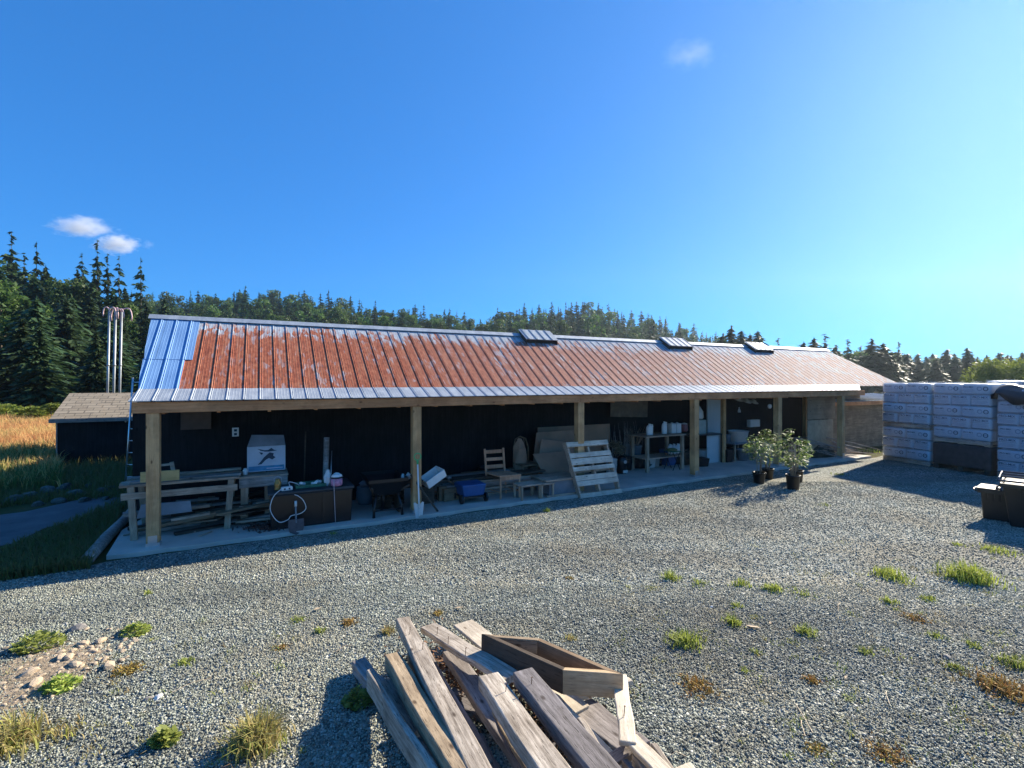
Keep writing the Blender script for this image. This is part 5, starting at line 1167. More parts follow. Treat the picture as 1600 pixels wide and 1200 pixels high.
bn = t_.nodes.new('ShaderNodeBump'); bn.inputs['Strength'].default_value = .9; bn.inputs['Distance'].default_value = .05
t_.links.new(noise(t_, coords(t_, (3,3,14)), 3., 4), bn.inputs['Height']); t_.links.new(bn.outputs[0], gl.inputs['Normal']); M['film'] = m
def bale_mesh(wd, dp, ht, seed):
    b = MB(); R = random.Random(seed); nx, nz, ny = 7, 4, 4
    # rounded box from a superellipsoid-like grid
    me = D.meshes.new('bale'); import bmesh
    bm = bmesh.new(); bmesh.ops.create_cube(bm, size=1.); bmesh.ops.subdivide_edges(bm, edges=bm.edges[:], cuts=6, use_grid_fill=True)
    for v in bm.verts:
        p = v.co*2; q = Vector([math.copysign(abs(c)**.9, c) for c in p]); m_ = max(abs(c) for c in p)
        n = sum(abs(c)**9 for c in p)**(1/9.); p = p/n*m_ if n else p
        v.co = Vector((p.x*wd/2+R.uniform(-.004,.004), p.y*dp/2+R.uniform(-.004,.004), p.z*ht/2+R.uniform(-.004,.004)))
    bm.to_mesh(me); bm.free(); me.materials.append(M['bag']); me.polygons.foreach_set('use_smooth', [True]*len(me.polygons)); return me
HB = .27
short = bale_mesh(.405, .58, HB-.004, 1); long_ = bale_mesh(.61, .44, HB-.004, 2)
def print_mesh(kind):
    b = MB(); c = MB(); y = 0
    if kind == 'short':
        add_text(b, 'PRO-MIX', .075, 0, .075, y); b.box(-.17,.17,-.001,0,.027,.032)
        for z, w_ in ((-.01,.26),(-.035,.3),(-.06,.2)): c.box(-w_/2,w_/2,-.001,0,z-.004,z+.004)
        b.box(-.18,.18,-.001,0,-.115,-.10)
    else:
        add_text(b, 'PRO-MIX', .05, -.13, .05, y)
        for z, w_ in ((.0,.2),(-.03,.26),(-.055,.16)): c.box(-.13-w_/2,-.13+w_/2,-.001,0,z-.004,z+.004)
        for cx_, tgt in ((.09, c), (.21, b)):
            n = len(tgt.v); k = 24
            for i in range(k):
                a = 2*math.pi*i/k
                for r in (.032, .052): tgt.v.append((cx_+r*math.cos(a)*1.05, -.001, .015+r*math.sin(a)))
            for i in range(k): j = (i+1) % k; tgt.f.append((n+2*i, n+2*j, n+2*j+1, n+2*i+1))
        b.box(-.27,.27,-.001,0,-.115,-.108); b.box(.175,.245,-.001,0,.011,.019)
    out = []
    for q, nm, mt in ((b,'dark_print','bagp'),(c,'light_print','bagp2')):
        me = D.meshes.new(nm); me.from_pydata(q.v, [], q.f); me.update(); me.materials.append(M[mt]); out.append(me)
    return out
PM = {'short': print_mesh('short'), 'long': print_mesh('long')}
def load(name, lab, off, z0, rows, dpt=1.02, depth_off=0., start=0, group=None):
    """one shrink wrapped pallet load; its front face runs along wv"""
    o = P1+wv*off+nv*depth_off
    t = thing(name, lab, 'pallet load', (o[0], o[1], z0), wa, group)
    for y in (.02, .48, .94): b = MB(); b.box(0.02, 1.2, y, y+.09, .022, .1); b.build('pallet_bearer', M['weather'], t)
    for x in np.linspace(.02, 1.1, 7): b = MB(); b.box(x, x+.1, 0.01, 1.03, .1, .12); b.build('pallet_board', M['weather'], t)
    for x in (.02,.56,1.1): b = MB(); b.box(x, x+.1, 0.01, 1.03, 0, .021); b.build('pallet_board', M['weather'], t)
    for r in range(rows):
        kind = 'short' if (r+start) % 2 else 'long'; n = 3 if kind == 'short' else 2; wd = 1.22/n; z = .122+HB*(r+.5)
        for j in range(n):
            for back in (0, 1):
                x = wd*(j+.5)+rnd.uniform(-.008,.008); y = (.29 if kind == 'short' else .22)+(back*.46)+rnd.uniform(-.012,.012)
                if back: y = 1.02-((.29 if kind == 'short' else .22))
                e = D.objects.new('bale', short if kind == 'short' else long_); col.objects.link(e); e.parent = t; e.location = (x, y, z); e.rotation_euler = (rnd.uniform(-.02,.02), rnd.uniform(-.022,.022), rnd.uniform(-.03,.03))
                if not back:
                    for me in PM[kind]: p = D.objects.new('bale_print', me); col.objects.link(p); p.parent = e; p.location = (0, -(.29 if kind == 'short' else .22)-.0035, 0)
    H = .122+HB*rows
    b = MB(); R = random.Random(rows); N = 10
    ring = []
    rc = .06
    for cx_, cy_, a0 in ((1.22-rc,rc,-90),(1.22-rc,1.02-rc,0),(rc,1.02-rc,90),(rc,rc,180)):
        for k in range(4): a = R_(a0+k*30); ring.append((cx_+(rc+.015)*math.cos(a), cy_+(rc+.015)*math.sin(a)))
    K = len(ring); zs = np.linspace(.06, H+.02, N)
    for z in zs:
        for x, y in ring: b.v.append((x+R.uniform(-.004,.006), y+R.uniform(-.006,.004), z))
    for i in range(N-1):
        for k in range(K): j = (k+1) % K; b.f.append((i*K+k, i*K+j, (i+1)*K+j, (i+1)*K+k))
    for k in range(0, 14):                            # loose strips on top
        x = R.uniform(.05,1.1); y = R.uniform(0,1.); l = R.uniform(.1,.4); zz = H+R.uniform(.0,.03); n = len(b.v); b.v += [(x,y,zz),(x+l,y+R.uniform(-.1,.1),zz+R.uniform(0,.03)),(x+l,y+.05,zz+R.uniform(0,.04)),(x,y+.06,zz)]; b.f.append((n,n+1,n+2,n+3))
    o_ = b.build('stretch_wrap', M['film'], t, True)
    return t
LA = 1.28
load('bale_load', 'lower wrapped load of white bales at the far left of the stacks', 0., 0., 3, start=0)
load('bale_load', 'upper wrapped load of white bales at the far left of the stacks', 0., .122+HB*3+.004, 4, start=1)
load('bale_load', 'wrapped load of white bales resting on the dark load', LA, .665, 5, start=0)
load('bale_load', 'wrapped load of white bales under the black sheet at the right edge', LA*2+.04, .0, 7, start=1)
load('bale_load', 'second far row wrapped load rising behind the black sheet', LA*1.3, 1.0, 4, depth_off=1.25)
# dark load under the second stack
o = P1+wv*LA; t = thing('dark_load', 'low dark wrapped load under the second stack of white bales', 'pallet load', (o[0], o[1], 0), wa)
b = MB(); b.box(.0, 1.22, .0, 1.02, .12, .66); M['darkwrap'] = plain('dark_brown_wrap', (.045,.035,.035), .6, var=.5, scale=7, bmp=.6); b.build('wrapped_sacks', M['darkwrap'], t, bevel=.04)
for x in (.02,.56,1.1): b = MB(); b.box(x, x+.1, .01, 1.01, 0, .118); b.build('pallet_bearer', M['dark_wood'], t)
# black sheet draped over the last load
o = P1+wv*(LA*2+.04); t = thing('black_sheet', 'black plastic sheet draped over the top of the right edge load', 'plastic sheet', (o[0], o[1], .122+HB*7+.002), wa)
n = 18; vv = []; R = random.Random(2)
for j in range(n):
    for i in range(n):
        s, q = i/(n-1), j/(n-1); x = -.04+1.32*s; y = -.06+1.1*q; z = .045+.05*math.sin(7*s+3*q)+R.uniform(-.012,.012)
        if j == 0: z = -.04-.30*min(1, max(0, (s-.03)*4))+.10*max(0, s-.4)+R.uniform(-.01,.01); y = -.075
        elif j == 1: z = -.02-.10*min(1, max(0, (s-.03)*4)); y = -.072
        if i == 0: z = -.24+R.uniform(-.02,.02) if j else z-.1; x = -.055
        vv.append((x, y, z))
me = npmesh('black_sheet', vv, [(j*n+i, j*n+i+1, (j+1)*n+i+1, (j+1)*n+i) for j in range(n-1) for i in range(n-1)], 4); oo = addobj('sheet', me, plain('black_sheet', (.02,.022,.028), .4), t, True); oo.modifiers.new('s','SOLIDIFY').thickness = .004
# ------------------------------------------------------------------ black bins at the right edge
def bin_(lab, g_, wd, dp, h, rz, z=0.):
    t = thing('black_bin', lab, 'bin', (g_[0], g_[1], z), rz)
    b = MB(); k = .86; b.hexa([(wd*(1-k)/2,dp*(1-k)/2,0),(wd*(1+k)/2,dp*(1-k)/2,0),(wd*(1+k)/2,dp*(1+k)/2,0),(wd*(1-k)/2,dp*(1+k)/2,0),(0,0,h),(wd,0,h),(wd,dp,h),(0,dp,h)]); b.build('bin_body', M['black'], t, bevel=.02)
    b = MB()
    for i in range(5): x = wd*(.14+.18*i); b.hexa([(x,.06,h*.08),(x+.03,.06,h*.08),(x+.03,.08,h*.08),(x,.08,h*.08),(x,-.012,h*.9),(x+.03,-.012,h*.9),(x+.03,.02,h*.9),(x,.02,h*.9)])
    b.build('moulded_ribs', M['black'], t)
    b = MB(); e = .03
    b.box(-e, wd+e, -e, .0, h-.05, h+.012); b.box(-e, wd+e, dp, dp+e, h-.05, h+.012); b.box(-e, 0, .0005, dp-.0005, h-.05, h+.012); b.box(wd, wd+e, .0005, dp-.0005, h-.05, h+.012); b.build('rim', M['black'], t, bevel=.008)
    return t
gb = np.array(G(1566, 822)); rzb = R_(-58)
t = bin_('small black bin with a thin lid standing left of the big black bin', gb+np.array((.05,.40)), .42, .40, .47, R_(-52))
b = MB(); b.box(-.05,.46,-.04,.43,.483,.50); b.build('lid', M['black'], t, bevel=.006)
b = MB(); b.tube([(-.05,.05,.43),(-.09,.1,.45),(-.09,.3,.45),(-.05,.35,.43)], .012, 6); b.build('handle', M['black'], t, True)
t = bin_('big black bin with an open barred lid frame at the right edge', gb, 1.15, .8, .64, R_(-48))
b = MB()
for y in (-.02, .26, .54, .82): b.tube([(-.04,y,.69+.03*(y>.2)),(1.2,y,.69+.03*(y>.2))], .016, 7)
for x in (-.04, .38, .8, 1.2): b.tube([(x,-.02,.69),(x,.26,.72),(x,.82,.72)], .013, 7)
b.build('lid_frame', plain('grey_black_plastic', (.06,.062,.068), .28), t, True)
b = MB(); b.tube([(-.03,.1,.54),(-.07,.15,.54),(-.07,.4,.54),(-.03,.45,.54)], .015, 7); b.build('handle', M['black'], t, True)
# ------------------------------------------------------------------ timber pile in the foreground
def pw(px, py, z): g_ = G(px, py, z); return Vector((g_[0], g_[1], z))
def timber(p, q, wd, th, mat, lab, roll=0., bev=.006, name='timber', group=None):
    """p, q: (px, py, z) of the centre of the upper face at both ends"""
    a, c = pw(*p), pw(*q); d = c-a; L = d.length; x = d.normalized(); up = Vector((0,0,1)); y = up.cross(x).normalized(); z = x.cross(y)
    Rm = Matrix((x, y, z)).transposed() @ Matrix.Rotation(roll, 3, 'X')
    o = MB()
    R = random.Random(lab); n = 9; prev = None
    for i in range(n+1):
        s = L*i/n; j = [R.uniform(-.0025,.0025) for _ in range(8)]; wob = .004*math.sin(i*1.1+R.random())
        o.v += [(s+(j[0]*2 if i in (0,n) else 0), -wd/2+j[1]+wob, -th+j[2]), (s+(j[3]*2 if i in (0,n) else 0), wd/2+j[4]+wob, -th+j[5]), (s+j[6]*(2 if i in (0,n) else 0), wd/2+j[7]+wob, j[1]), (s, -wd/2+j[2]+wob, j[4])]
        if i:
            m_ = (i-1)*4; k = i*4
            for e in range(4): o.f.append((m_+e, m_+(e+1) % 4, k+(e+1) % 4, k+e))
    o.f.append((3,2,1,0)); o.f.append((4*n, 4*n+1, 4*n+2, 4*n+3))
    ob = o.build(name, M[mat], None, bevel=bev); ob.matrix_world = Matrix.Translation(a) @ Rm.to_4x4()
    return tag(ob, lab, 'timber' if th > .05 else 'plank', group)
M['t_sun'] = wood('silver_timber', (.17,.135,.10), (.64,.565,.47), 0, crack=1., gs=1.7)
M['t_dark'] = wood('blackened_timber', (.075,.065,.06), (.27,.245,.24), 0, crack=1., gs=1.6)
M['t_gray'] = wood('dark_silver_timber', (.15,.13,.12), (.42,.38,.36), 0, crack=.95, gs=1.6)  # greyer copy of the silver timber, shade toned into planks in the gaps
M['t_tan'] = wood('tan_timber', (.22,.16,.10), (.50,.39,.26), 0, crack=.9, gs=1.6)
M['t_pale'] = wood('new_timber', (.52,.44,.33), (.74,.66,.53), 0, crack=.35, gs=1.6)
timber((628,964,.30), (800,1300,.50), .105, .075, 't_sun', 'long weathered beam whose tip points furthest up the left side of the pile')
timber((703,1015,.18), (885,1275,.30), .12, .06, 't_gray', 'wide grey plank in shade just right of the long weathered beam')
timber((668,976,.26), (800,1055,.36), .13, .045, 't_sun', 'pale plank with nails near the box frame at the top of the pile')
timber((722,972,.14), (905,1110,.20), .18, .028, 't_pale', 'wide pale board half under the box frame')
timber((762,1052,.44), (930,1290,.60), .125, .08, 't_sun', 'grey beam with a rotted end in the middle of the pile')
timber((816,1046,.50), (1020,1290,.62), .125, .075, 't_dark', 'thick dark grey cracked beam lying highest across the pile')
timber((560,1030,.12), (600,1078,.14), .10, .09, 't_gray', 'short grey rotten stub at the left tip of the pile')
timber((576,1045,.24), (735,1290,.42), .036, .14, 't_sun', 'plank standing on its edge at the left side of the pile')
timber((612,1020,.30), (778,1290,.50), .10, .10, 't_tan', 'square tan beam left of the long weathered beam')
timber((640,1018,.29), (822,1290,.47), .04, .12, 't_tan', 'narrow tan board on edge beside the square tan beam')
timber((600,1062,.17), (658,1140,.22), .09, .035, 't_sun', 'short plank lying between the edge plank and the tan beam')
timber((672,1068,.10), (735,1140,.12), .09, .025, 't_gray', 'short bluish plank low in the gap of the pile')
timber((968,1052,.36), (982,1158,.40), .085, .03, 't_pale', 'pale upright looking board running down from the box frame corner')
timber((983,1150,.38), (1130,1290,.44), .085, .03, 't_pale', 'pale board continuing towards the lower right corner of the pile')
timber((845,1075,.22), (990,1230,.30), .13, .025, 't_pale', 'pale board in the triangular gap of the pile')
timber((905,1098,.12), (1010,1180,.14), .20, .025, 't_gray', 'blue grey board shaded in the triangular gap of the pile')
timber((875,1092,.17), (985,1060,.19), .05, .035, 't_pale', 'thin pale batten crossing below the box frame')
for i, (dx, nm) in enumerate(((0, 'first'), (15, 'second'), (30, 'third'), (45, 'fourth'))):
    timber((975+dx,1185-dx*.55,.34), (1085+dx,1330-dx*.55,.38), .03, .09, 't_dark' if i % 2 == 0 else 't_sun', nm+' of four narrow slats side by side at the lower right of the pile')
timber((950,1190,.30), (1008,1150,.34), .07, .04, 't_gray', 'short grey cross piece near the lower right of the pile')
timber((860,1170,.10), (700,1080,.08), .12, .03, 't_dark', 'low hidden board across the bottom of the pile')
timber((775,1110,.24), (872,1260,.34), .07, .06, 't_tan', 'tan board wedged between the two grey beams')
timber((735,1150,.12), (800,1280,.18), .14, .03, 't_dark', 'dark board deep in the gap right of the tan beam')
timber((640,1150,.08), (760,1215,.10), .10, .03, 't_dark', 'dark low board poking out under the tan beam')
timber((905,1120,.36), (1000,1260,.44), .035, .08, 't_sun', 'thin weathered slat right of the highest dark beam')
timber((655,1005,.12), (760,1190,.16), .09, .04, 't_gray', 'grey plank half hidden under the long weathered beam')
timber((1062,1196,.22), (1130,1260,.24), .12, .03, 't_pale', 'pale board tip peeking out at the bottom edge of the picture')
timber((790,1010,.20), (930,1080,.24), .09, .03, 't_sun', 'weathered plank lying flat beneath the box frame')
# rusty nails standing in some of the boards
for px, py, z in ((683,985,.31),(700,1000,.33),(727,1018,.36),(640,985,.36),(660,1010,.38),(1000,1075,.40),(975,1110,.42),(830,1065,.53),(790,1075,.49)):
    a = pw(px, py, z); b = MB(); b.tube([a+Vector((0,0,-.03)), a+Vector((.004,0,.022))], .0022, 6); b.tube([a+Vector((.004,0,.022)), a+Vector((.004,0,.024))], .005, 8)
    tag(b.build('nail', plain('rusty_nail', (.10,.05,.03), .8, .3)), 'rusty nail standing up from a weathered board of the pile', 'nail', 'rusty nails in the pile')
M['sunlit_board'] = wood('sunlit_board', (.42,.29,.16), (.62,.46,.28), 0, crack=.6, gs=1.5)  # lighter tan carries painted sunlight for the frame's end board
# box frame
t = None
zt = .42; A, Bp, Cc, Dd = [pw(x, y, z) for x, y, z in ((752,990,.43),(843,997,.43),(974,1053,.46),(879,1047,.46))]
ctr = (A+Bp+Cc+Dd)/4
t = thing('box_frame', 'open four sided wooden box frame lying tilted on top of the pile', 'box frame', (ctr.x, ctr.y, ctr.z-.14))
org = Vector((ctr.x, ctr.y, ctr.z-.14))
P4 = [A, Bp, Cc, Dd]; nrm = (Bp-A).cross(Dd-A).normalized()
if nrm.z < 0: nrm = -nrm
P4 = [p-nrm*((p-ctr).dot(nrm)) for p in P4]; th_ = .036; inn = []
for i in range(4):
    p = P4[i]; e1 = (P4[(i+1) % 4]-p).normalized(); e0 = (P4[i-1]-p).normalized(); sn = e1.cross(e0).length
    inn.append(p+(e1+e0)*(th_/sn))
for i, mt in enumerate(('t_tan', 'brown_wood', 'sunlit_board', 'dark_wood')):  # light painted per side: darker wood on shaded long sides, bright tan end
    p, q, qi, pi_ = P4[i], P4[(i+1) % 4], inn[(i+1) % 4], inn[i]; x = (q-p).normalized(); y = nrm.cross(x)
    g_ = .0006; lo = -nrm*.142
    Rm = Matrix((x, y, nrm)).transposed(); Ri = Rm.transposed()
    c8 = [p+x*g_, q-x*g_, qi-x*g_, pi_+x*g_]
    b = MB(); b.hexa([Ri @ (c+lo-p) for c in c8]+[Ri @ (c-p) for c in c8])
    ob = b.build('side_board', M[mt], t, bevel=.003); ob.matrix_world = Matrix.Translation(p-org) @ Rm.to_4x4()
# bark and leaf litter caught in the pile
RR = np.random.default_rng(4); n = 3000; pp = []
for i in range(n):
    s = RR.random(); px = 655+s*280+RR.normal(0, 26); py = 1040+s*150+RR.normal(0, 22); g_ = G(px, py); pp.append((g_[0], g_[1], .02+RR.random()*.08))
P = np.array(pp); d = RR.normal(size=(n,3))*np.array((1,1,.5))*.012; e = RR.normal(size=(n,3))*.008; v, f = kites(P, d, e)
o = addobj('bark_litter', npmesh('bark_litter', v, f, 4), plain('red_brown_litter', (.16,.085,.045), .9, var=.6, scale=60)); tag(o, 'red brown bark and dead leaves caught under the timber pile', 'bark litter', kind='stuff')
# ------------------------------------------------------------------ weeds, rocks and twigs on the gravel
def tuft(px, py, wpx, hpx, nb, tone, lab, mat='green', lean=1., group='weed tufts growing in the gravel', bw_=1.):
    g_ = G(px, py); s = g_[1]/F; R = np.random.default_rng(int(px*7+py)); n = nb
    pos = np.stack([R.normal(0, wpx*s*.2, n), R.normal(0, wpx*s*.2, n), np.full(n, -.004)], 1); k = np.exp(-(pos[:,0]**2+pos[:,1]**2)/(wpx*s*.42)**2)
    v, f = blades(pos, hpx*s*R.uniform(.35, 1.1, n)*(.4+.6*k), R.uniform(.005, .011, n)*(1+g_[1]*.06)*bw_, np.full(n, lean), R)
    stuff = mat == 'moss' or hpx <= 14 or wpx/hpx > 2.4
    me = npmesh('weed', v, f, 3); tone_attr(me, np.repeat(np.clip(R.normal(tone, .15, n), 0, 1), 5)); o = addobj('ground_weed' if stuff else 'weed_tuft', me, M[mat]); o.location = (g_[0], g_[1], 0)
    return tag(o, lab, 'weed', None if stuff else group, 'stuff' if stuff else None)
M['moss'] = attrmat('orange_ground_weed', [(0,(.30,.14,.05)),(.5,(.34,.24,.06)),(1,(.22,.25,.06))], .8, .2)
TU = [(1049,905,32,20,110,.8,'bright grass tuft left of centre in the right hand gravel'),(1090,912,50,10,80,.7,'thin grass right of the left hand tuft'),(1160,915,45,14,110,.8,'wispy grass between the two left tufts of the right hand gravel'),(1208,922,36,16,140,.9,'small bright tuft in the middle of the right hand gravel'),(1255,930,50,10,90,.7,'sparse grass beside the middle tuft'),(1392,902,60,22,260,.9,'wide bright green tuft left of the largest one'),(1515,905,75,36,480,.92,'largest bright green clump near the right edge'),(1560,862,60,12,200,.9,'low green strip just below the big bin shadow'),(1495,852,24,8,60,.8,'tiny tuft above the largest clump'),(1070,1005,60,26,260,.75,'green clump right of the box frame'),(1145,975,34,18,130,.75,'grass tuft up from the box frame clump'),(1150,948,26,10,60,.8,'tiny grass tuft above the mid right gravel'),(1260,990,40,18,150,.65,'thin dark green grass in the middle right gravel'),(1390,942,30,14,90,.75,'small tuft below the wide bright one'),(1450,938,30,12,90,.7,'small tuft below the largest clump'),(1350,1020,34,12,80,.6,'faint grass in the lower right gravel'),(1460,995,40,10,90,.6,'low grass right of the orange patch'),(1520,1010,30,12,70,.6,'faint tuft near the right edge lower down'),(1490,1045,40,14,90,.5,'olive tuft in the lower right gravel'),(1590,1040,60,22,200,.5,'olive weeds cut by the right edge'),(1180,1020,24,10,60,.7,'tiny tuft below the thin dark grass'),(1165,1050,28,10,60,.7,'tiny tuft near the leaf in the right gravel'),(232,928,18,10,50,.8,'tiny bright tuft alone in the left gravel'),(212,990,44,26,170,.75,'leafy grass right of the dirt patch'),(62,1010,70,34,300,.85,'broad leafy weed at the left end of the dirt patch'),(95,1075,50,30,190,.8,'green weed below the dirt patch'),(290,1038,32,14,90,.75,'small sprig right of the orange ground weed'),(465,970,30,10,90,.7,'small tuft near the top left of the pile'),(500,988,24,12,80,.7,'pale tuft left of the pile'),(258,1160,42,34,190,.75,'dark green weed with tiny yellow heads'),(400,1165,84,62,620,.42,'biggest straw green tuft at the bottom left'),(15,1165,110,60,420,.42,'straw coloured weeds in the lower left corner'),(100,1150,80,22,120,.4,'thin dry grass right of the corner weeds'),(560,1100,50,40,200,.5,'small bush of weeds in the shadow of the pile'),(605,990,24,18,110,.3,'small dry tuft near the tip of the long beam'),(855,800,14,10,60,.85,'small green sprig by the slab edge below the leaning pallet'),(520,835,18,6,50,.8,'tiny sprig by the slab edge below the black chest'),(1310,742,30,6,60,.7,'weeds at the far corner of the porch'),(1358,706,40,10,120,.85,'lit weeds in front of the lean-to'),(890,1000,30,12,50,.4,'thin dry grass beside the box frame'),(1290,790,30,6,40,.6,'faint grass on the gravel beside the potted shrubs')]
def rosette(px, py, wpx, hpx, n, lab):
    g_ = G(px, py); s = g_[1]/F; R = np.random.default_rng(int(px*3+py)); rr = wpx*s*.5; a = R.uniform(0, 6.28, n); q = np.sqrt(R.random(n))
    c = np.stack([np.cos(a)*q*rr, np.sin(a)*q*rr*.8, .008+hpx*s*(1-q*.8)*R.random(n)], 1); o2 = a+R.normal(0,.8,n)
    L = R.uniform(.012, .030, n)[:,None]; d = np.stack([np.cos(o2), np.sin(o2), R.uniform(-.2,.8,n)], 1)*L; e = np.cross(d, R.normal(size=(n,3))*.5+np.array((0,0,1.)))*.45
    v, f = kites(c, d, e); m1 = addobj('weed_tuft', npmesh('leafy_weed', v, f, 4), M['weedleaf']); m1.location = (g_[0], g_[1], 0); return tag(m1, lab, 'weed')
M['weedleaf'] = leafmat('weed_leaves', (.20,.25,.05), (.32,.38,.08), (.46,.50,.14), 14., .4)
for a in TU:
    if a[0] in (62, 95, 212, 560, 258): rosette(a[0], a[1], a[2], a[3]*.8, int(a[4]*1.3), a[6]); continue
    tuft(*a, **({'mat': 'straw'} if a[5] < .5 else {}))
    if a[4] > 100 and a[3] > 12:
        g_ = G(a[0], a[1]); s = g_[1]/F
for px, py, w_ in ((1540,925,60),(1470,900,40),(1420,915,50),(1100,990,60),(1180,965,40),(1240,1005,50),(1020,920,40),(1330,960,40),(1560,990,60),(40,1040,60),(130,1040,50),(240,1000,30),(440,1180,60),(370,1185,40),(60,1185,90),(1320,1130,60),(1500,1120,80)):
    tuft(px, py, w_, 5, int(w_*3), .6, 'low thin growth creeping between the stones', 'straw', 1.3)
for px, py, w_, h_, n, lab in ((200,1048,58,10,420,'orange and yellow mat of ground weed in the left gravel'),(440,1013,34,6,200,'small orange mat of ground weed left of the pile'),(685,960,24,8,150,'small golden moss patch above the pile'),(1430,968,44,8,260,'rusty orange patch in the right gravel'),(1385,1180,90,12,300,'brown dry patch near the bottom right'),(1570,1080,110,22,420,'pale dry grass patch at the right edge'),(1275,1172,50,10,200,'yellow moss patch at the bottom right of the pile'),(1090,1075,80,14,260,'brown dry weeds right of the box frame'),(545,975,34,10,160,'small brown dry weed left of the long beam tip'),(890,905,20,6,80,'tiny golden patch in the middle gravel'),(1270,1065,40,10,160,'tan dry patch in the middle of the right gravel')):
    tuft(px, py, w_, h_, n, .5 if 'yellow' in lab or 'golden' in lab else .3, lab, 'moss', 1.1, 'patches of ground weed', 1.3)
# sparse sprigs and dry bits nobody could count
R = np.random.default_rng(31); Pp = []; hh_l = []; tn = []
for i in range(230):
    left = R.random() < .25
    px, py = (R.uniform(-10, 480), R.uniform(960, 1200)) if left else (R.uniform(960, 1610), 850+350*R.random()**.8)
    if not left and px < 1130 and py > 1090: continue
    g_ = G(px, py); k = int(R.integers(5, 22)); sp = R.uniform(.015, .06); tt = R.uniform(.1, .95)
    Pp.append(np.stack([g_[0]+R.normal(0, sp, k), g_[1]+R.normal(0, sp, k), np.zeros(k)], 1)); hh_l.append(R.uniform(.012, .05, k)); tn.append(np.clip(tt+R.normal(0,.1,k), 0, 1))
P = np.concatenate(Pp); o = grass_obj('sprigs', P, np.concatenate(hh_l), np.full(len(P), .005), np.full(len(P), 1.3), np.concatenate(tn), M['straw'], R)
tag(o, 'sparse green sprigs and dry wisps scattered over the gravel', 'ground cover', kind='stuff')
def stone_mesh(seed):
    import bmesh
    bm = bmesh.new(); bmesh.ops.create_icosphere(bm, subdivisions=2, radius=1.); R = random.Random(seed)
    pl = [(Vector((R.gauss(0,1), R.gauss(0,1), R.gauss(0,.7))).normalized(), R.uniform(.55,.85)) for _ in range(9)]
    for v in bm.verts:
        for n, d in pl:
            k = v.co.dot(n)-d
            if k > 0: v.co -= n*k
        v.co *= R.uniform(.97,1.03)
    me = D.meshes.new('stone'); bm.to_mesh(me); bm.free(); return me
SM = [stone_mesh(i) for i in range(5)]
def stone(px, py, wpx, mat, lab, group=None, flat=.55, name='stone', z=0.):
    g_ = G(px, py, 0); s = wpx*g_[1]/F/2; me = SM[int(px+py) % 5]; o = D.objects.new(name, me.copy()); o.data.materials.append(M[mat]); col.objects.link(o)
    o.location = (g_[0], g_[1], s*flat*.35+z); o.scale = (s, s*.8, s*flat); o.rotation_euler = (rnd.uniform(-.2,.2), rnd.uniform(-.2,.2), rnd.uniform(0,6.28)); return tag(o, lab, 'stone', group)
M['darkrock'] = plain('dark_field_stone', (.10,.10,.085), .95, var=.5, scale=5., bmp=.6)  # darkened copy of the field stone colour
# rocks by the path
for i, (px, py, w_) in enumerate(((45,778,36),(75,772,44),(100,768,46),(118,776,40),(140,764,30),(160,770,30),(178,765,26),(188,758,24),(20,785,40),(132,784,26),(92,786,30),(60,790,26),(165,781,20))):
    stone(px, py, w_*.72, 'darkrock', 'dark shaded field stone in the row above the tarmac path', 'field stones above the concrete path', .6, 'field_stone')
stone(166, 762, 10, 'jug', 'small pale stone among the dark field stones', None, .6, 'pale_stone')
# dirt patch with ochre stones
dp = [G(*p) for p in ((-40,1062),(20,1022),(70,1008),(120,996),(180,1006),(188,1022),(150,1050),(110,1078),(60,1098),(0,1125),(-60,1130))]
m, t_, b_, o_ = newmat('ochre_dirt'); vec = coords(t_); rr_ = ramp(t_, [(.35,(.16,.12,.08)),(.55,(.30,.23,.15)),(.7,(.42,.34,.24))]); t_.links.new(noise(t_, vec, 18, 7, .7), rr_.inputs[0]); t_.links.new(rr_.outputs[0], b_.inputs['Base Color']); b_.inputs['Roughness'].default_value = .95; bump(t_, b_, noise(t_, vec, 40, 5), 1., .02)
M['dirt'] = m
b = MB(); cd = sum(np.array(p) for p in dp)/len(dp); nr = 10; k = len(dp)*3
RR = random.Random(8); ringp = []
for i in range(k):
    a = np.array(dp[i//3]); c = np.array(dp[(i//3+1) % len(dp)]); ringp.append(a+(c-a)*(i % 3)/3+np.array((RR.uniform(-.02,.02), RR.uniform(-.02,.02))))
for j in range(1, nr+1):
    for p in ringp: q = cd+(p-cd)*j/nr; b.v.append((q[0], q[1], (.011*(1-(j/nr)**2)+RR.uniform(0,.006) if j < nr else -.012)))
b.v.append((cd[0], cd[1], .014)); c0 = len(b.v)-1
for i in range(k): b.f.append((c0, i, (i+1) % k))
for j in range(nr-1):
    for i in range(k): b.f.append((j*k+i, (j+1)*k+i, (j+1)*k+(i+1) % k, j*k+(i+1) % k))
o = b.build('dirt_patch', M['dirt'], None, True); tag(o, kind='structure')
for i in range(130):
    px = RR.uniform(0, 215); py = 1085-px*.42+RR.gauss(0, 20); py = max(985, min(1130, py)); stone(px, py, RR.uniform(4, 12) if i > 9 else RR.uniform(14, 28), 'ochre', 'ochre stone lying on the dirt patch at the lower left', 'ochre stones on the dirt patch', .5, z=.006)
for px, py, w_, mt, lab in ((248,1092,17,'jug','whitish stone right of the dirt patch'),(232,1094,16,'rock','dark stone touching the whitish one'),(120,985,26,'rock','dark grey rock above the dirt patch'),(1480,1028,14,'rock','loose dark stone in the lower right gravel'),(1112,949,7,'jug','small white stone in the right gravel'),(880,718,5,'jug','tiny white stone')):
    if py > 750: stone(px, py, w_, mt, lab)
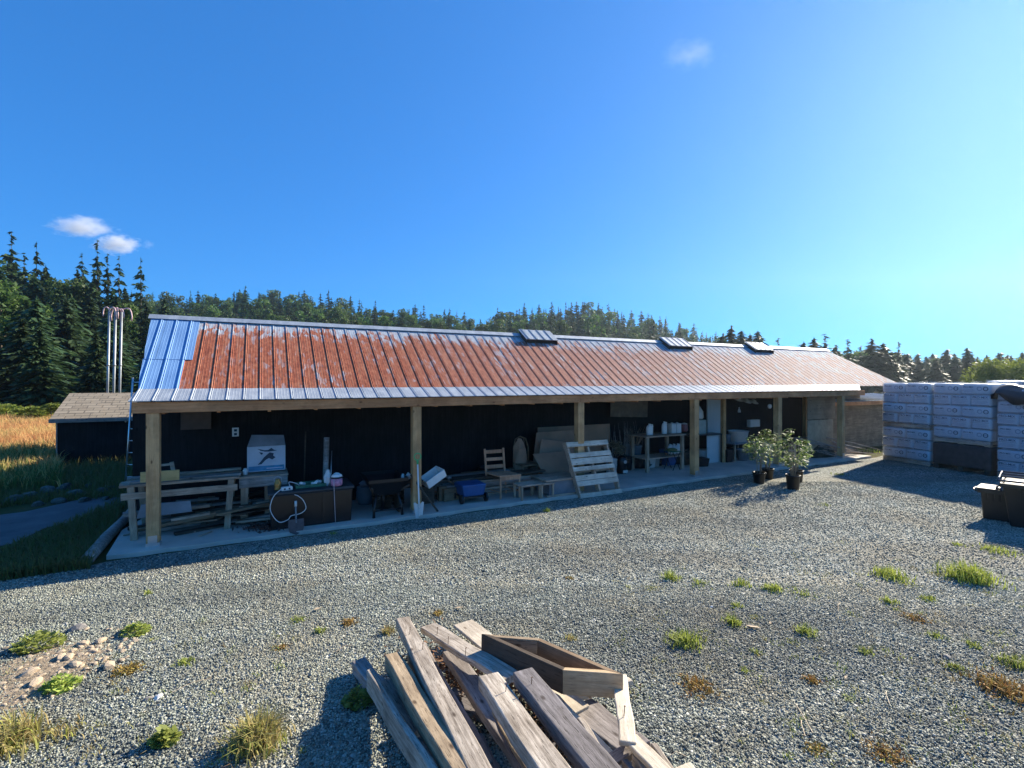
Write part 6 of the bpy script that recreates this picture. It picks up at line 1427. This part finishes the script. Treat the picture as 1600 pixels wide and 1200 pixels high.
def leaf(px, py, L, lab, mat, ang):
    g_ = G(px, py); s = L*g_[1]/F/2; t = thing('dry_leaf', lab, 'leaf', (g_[0], g_[1], .022), ang); b = MB(); b.quad((-s,0,0),(-s*.3,-s*.4,.006),(s*.5,-s*.3,.01),(s,0,.004)); b.quad((-s,0,0),(s,0,.004),(s*.5,s*.35,.002),(-s*.3,s*.42,.008)); b.build('blade', mat, t)
M['tanleaf'] = plain('tan_leaf', (.50,.38,.24), .7)
leaf(1177, 983, 22, 'big curled tan leaf on the right hand gravel', M['tanleaf'], -.5); leaf(1204, 977, 9, 'small tan leaf right of the big curled one', M['tanleaf'], 1.); leaf(1322, 1063, 10, 'small pale leaf in the lower middle right gravel', M['tanleaf'], .7); leaf(497, 955, 14, 'tan sliver of wood left of the pile', M['tanleaf'], .5); leaf(718, 953, 14, 'tan sliver of wood above the box frame', M['tanleaf'], .1)
for i, (x0, y0, x1, y1) in enumerate(((525,1018,552,1008),(268,1082,330,1060),(1252,1125,1258,1150),(1385,1080,1390,1100),(1495,1070,1510,1080),(1045,1182,1072,1182),(1243,1100,1270,1145),(1310,955,1313,942))):
    a, c = pw(x0, y0, .02), pw(x1, y1, .028); b = MB(); b.tube([a, (a+c)/2+Vector((0,.02,.012)), c], .0028, 5); tag(b.build('dry_straw', M['tanleaf']), 'thin dry straw lying on the gravel', 'straw', 'straws on the gravel')
# ------------------------------------------------------------------ clouds: small real volumes far out
def cloud(px, py, wpx, hpx, dist, seed, dens, lab):
    m, t_, b_, o_ = newmat('cloud_vapour'); t_.nodes.remove(b_)
    vol = t_.nodes.new('ShaderNodeVolumePrincipled'); vol.inputs['Anisotropy'].default_value = .3; vol.inputs['Color'].default_value = (1,1,1,1)
    c = t_.nodes.new('ShaderNodeTexCoord'); ln = t_.nodes.new('ShaderNodeVectorMath'); ln.operation = 'LENGTH'
    t_.links.new(c.outputs['Object'], ln.inputs[0])
    mp = t_.nodes.new('ShaderNodeMapping'); mp.inputs['Location'].default_value = (seed*3.1,0,0); mp.inputs['Scale'].default_value = (1.3,.8,1.3); t_.links.new(c.outputs['Object'], mp.inputs[0])
    a = math_(t_, 'SUBTRACT', 1.0, ln.outputs['Value']); a = math_(t_, 'MULTIPLY', a, 1.3)
    nf = noise(t_, mp.outputs[0], 1.9, 8, .72); a = math_(t_, 'ADD', a, math_(t_, 'MULTIPLY', math_(t_, 'SUBTRACT', nf, .62), 2.6))
    a = math_(t_, 'MULTIPLY', a, dens, ); a = math_(t_, 'MAXIMUM', a, 0.); t_.links.new(a, vol.inputs['Density']); t_.links.new(vol.outputs[0], o_.inputs['Volume'])
    import bmesh
    me = D.meshes.new('cloud'); bm = bmesh.new(); bmesh.ops.create_icosphere(bm, subdivisions=3, radius=1.); bm.to_mesh(me); bm.free(); me.materials.append(m)
    o = D.objects.new('cloud', me); col.objects.link(o); sx = wpx/2*dist/F; sz = hpx/2*dist/F
    o.location = ((px-CX)/F*dist, dist, CAMH+(CY-py)*dist/F); o.scale = (sx, sx*.5, sz); tag(o, lab, 'cloud', kind='structure')
CL = 2500.
cloud(128, 354, 120, 44, CL, 1, .02, 'long small cloud above the left forest')
cloud(184, 382, 90, 40, CL, 2, .03, 'small bright cloud below the long one')
cloud(232, 382, 24, 18, CL, 5, .008, 'tiny wisp right of the small bright cloud')
cloud(1080, 84, 120, 60, CL, 3, .001, 'faint thin wisp high in the middle right sky')
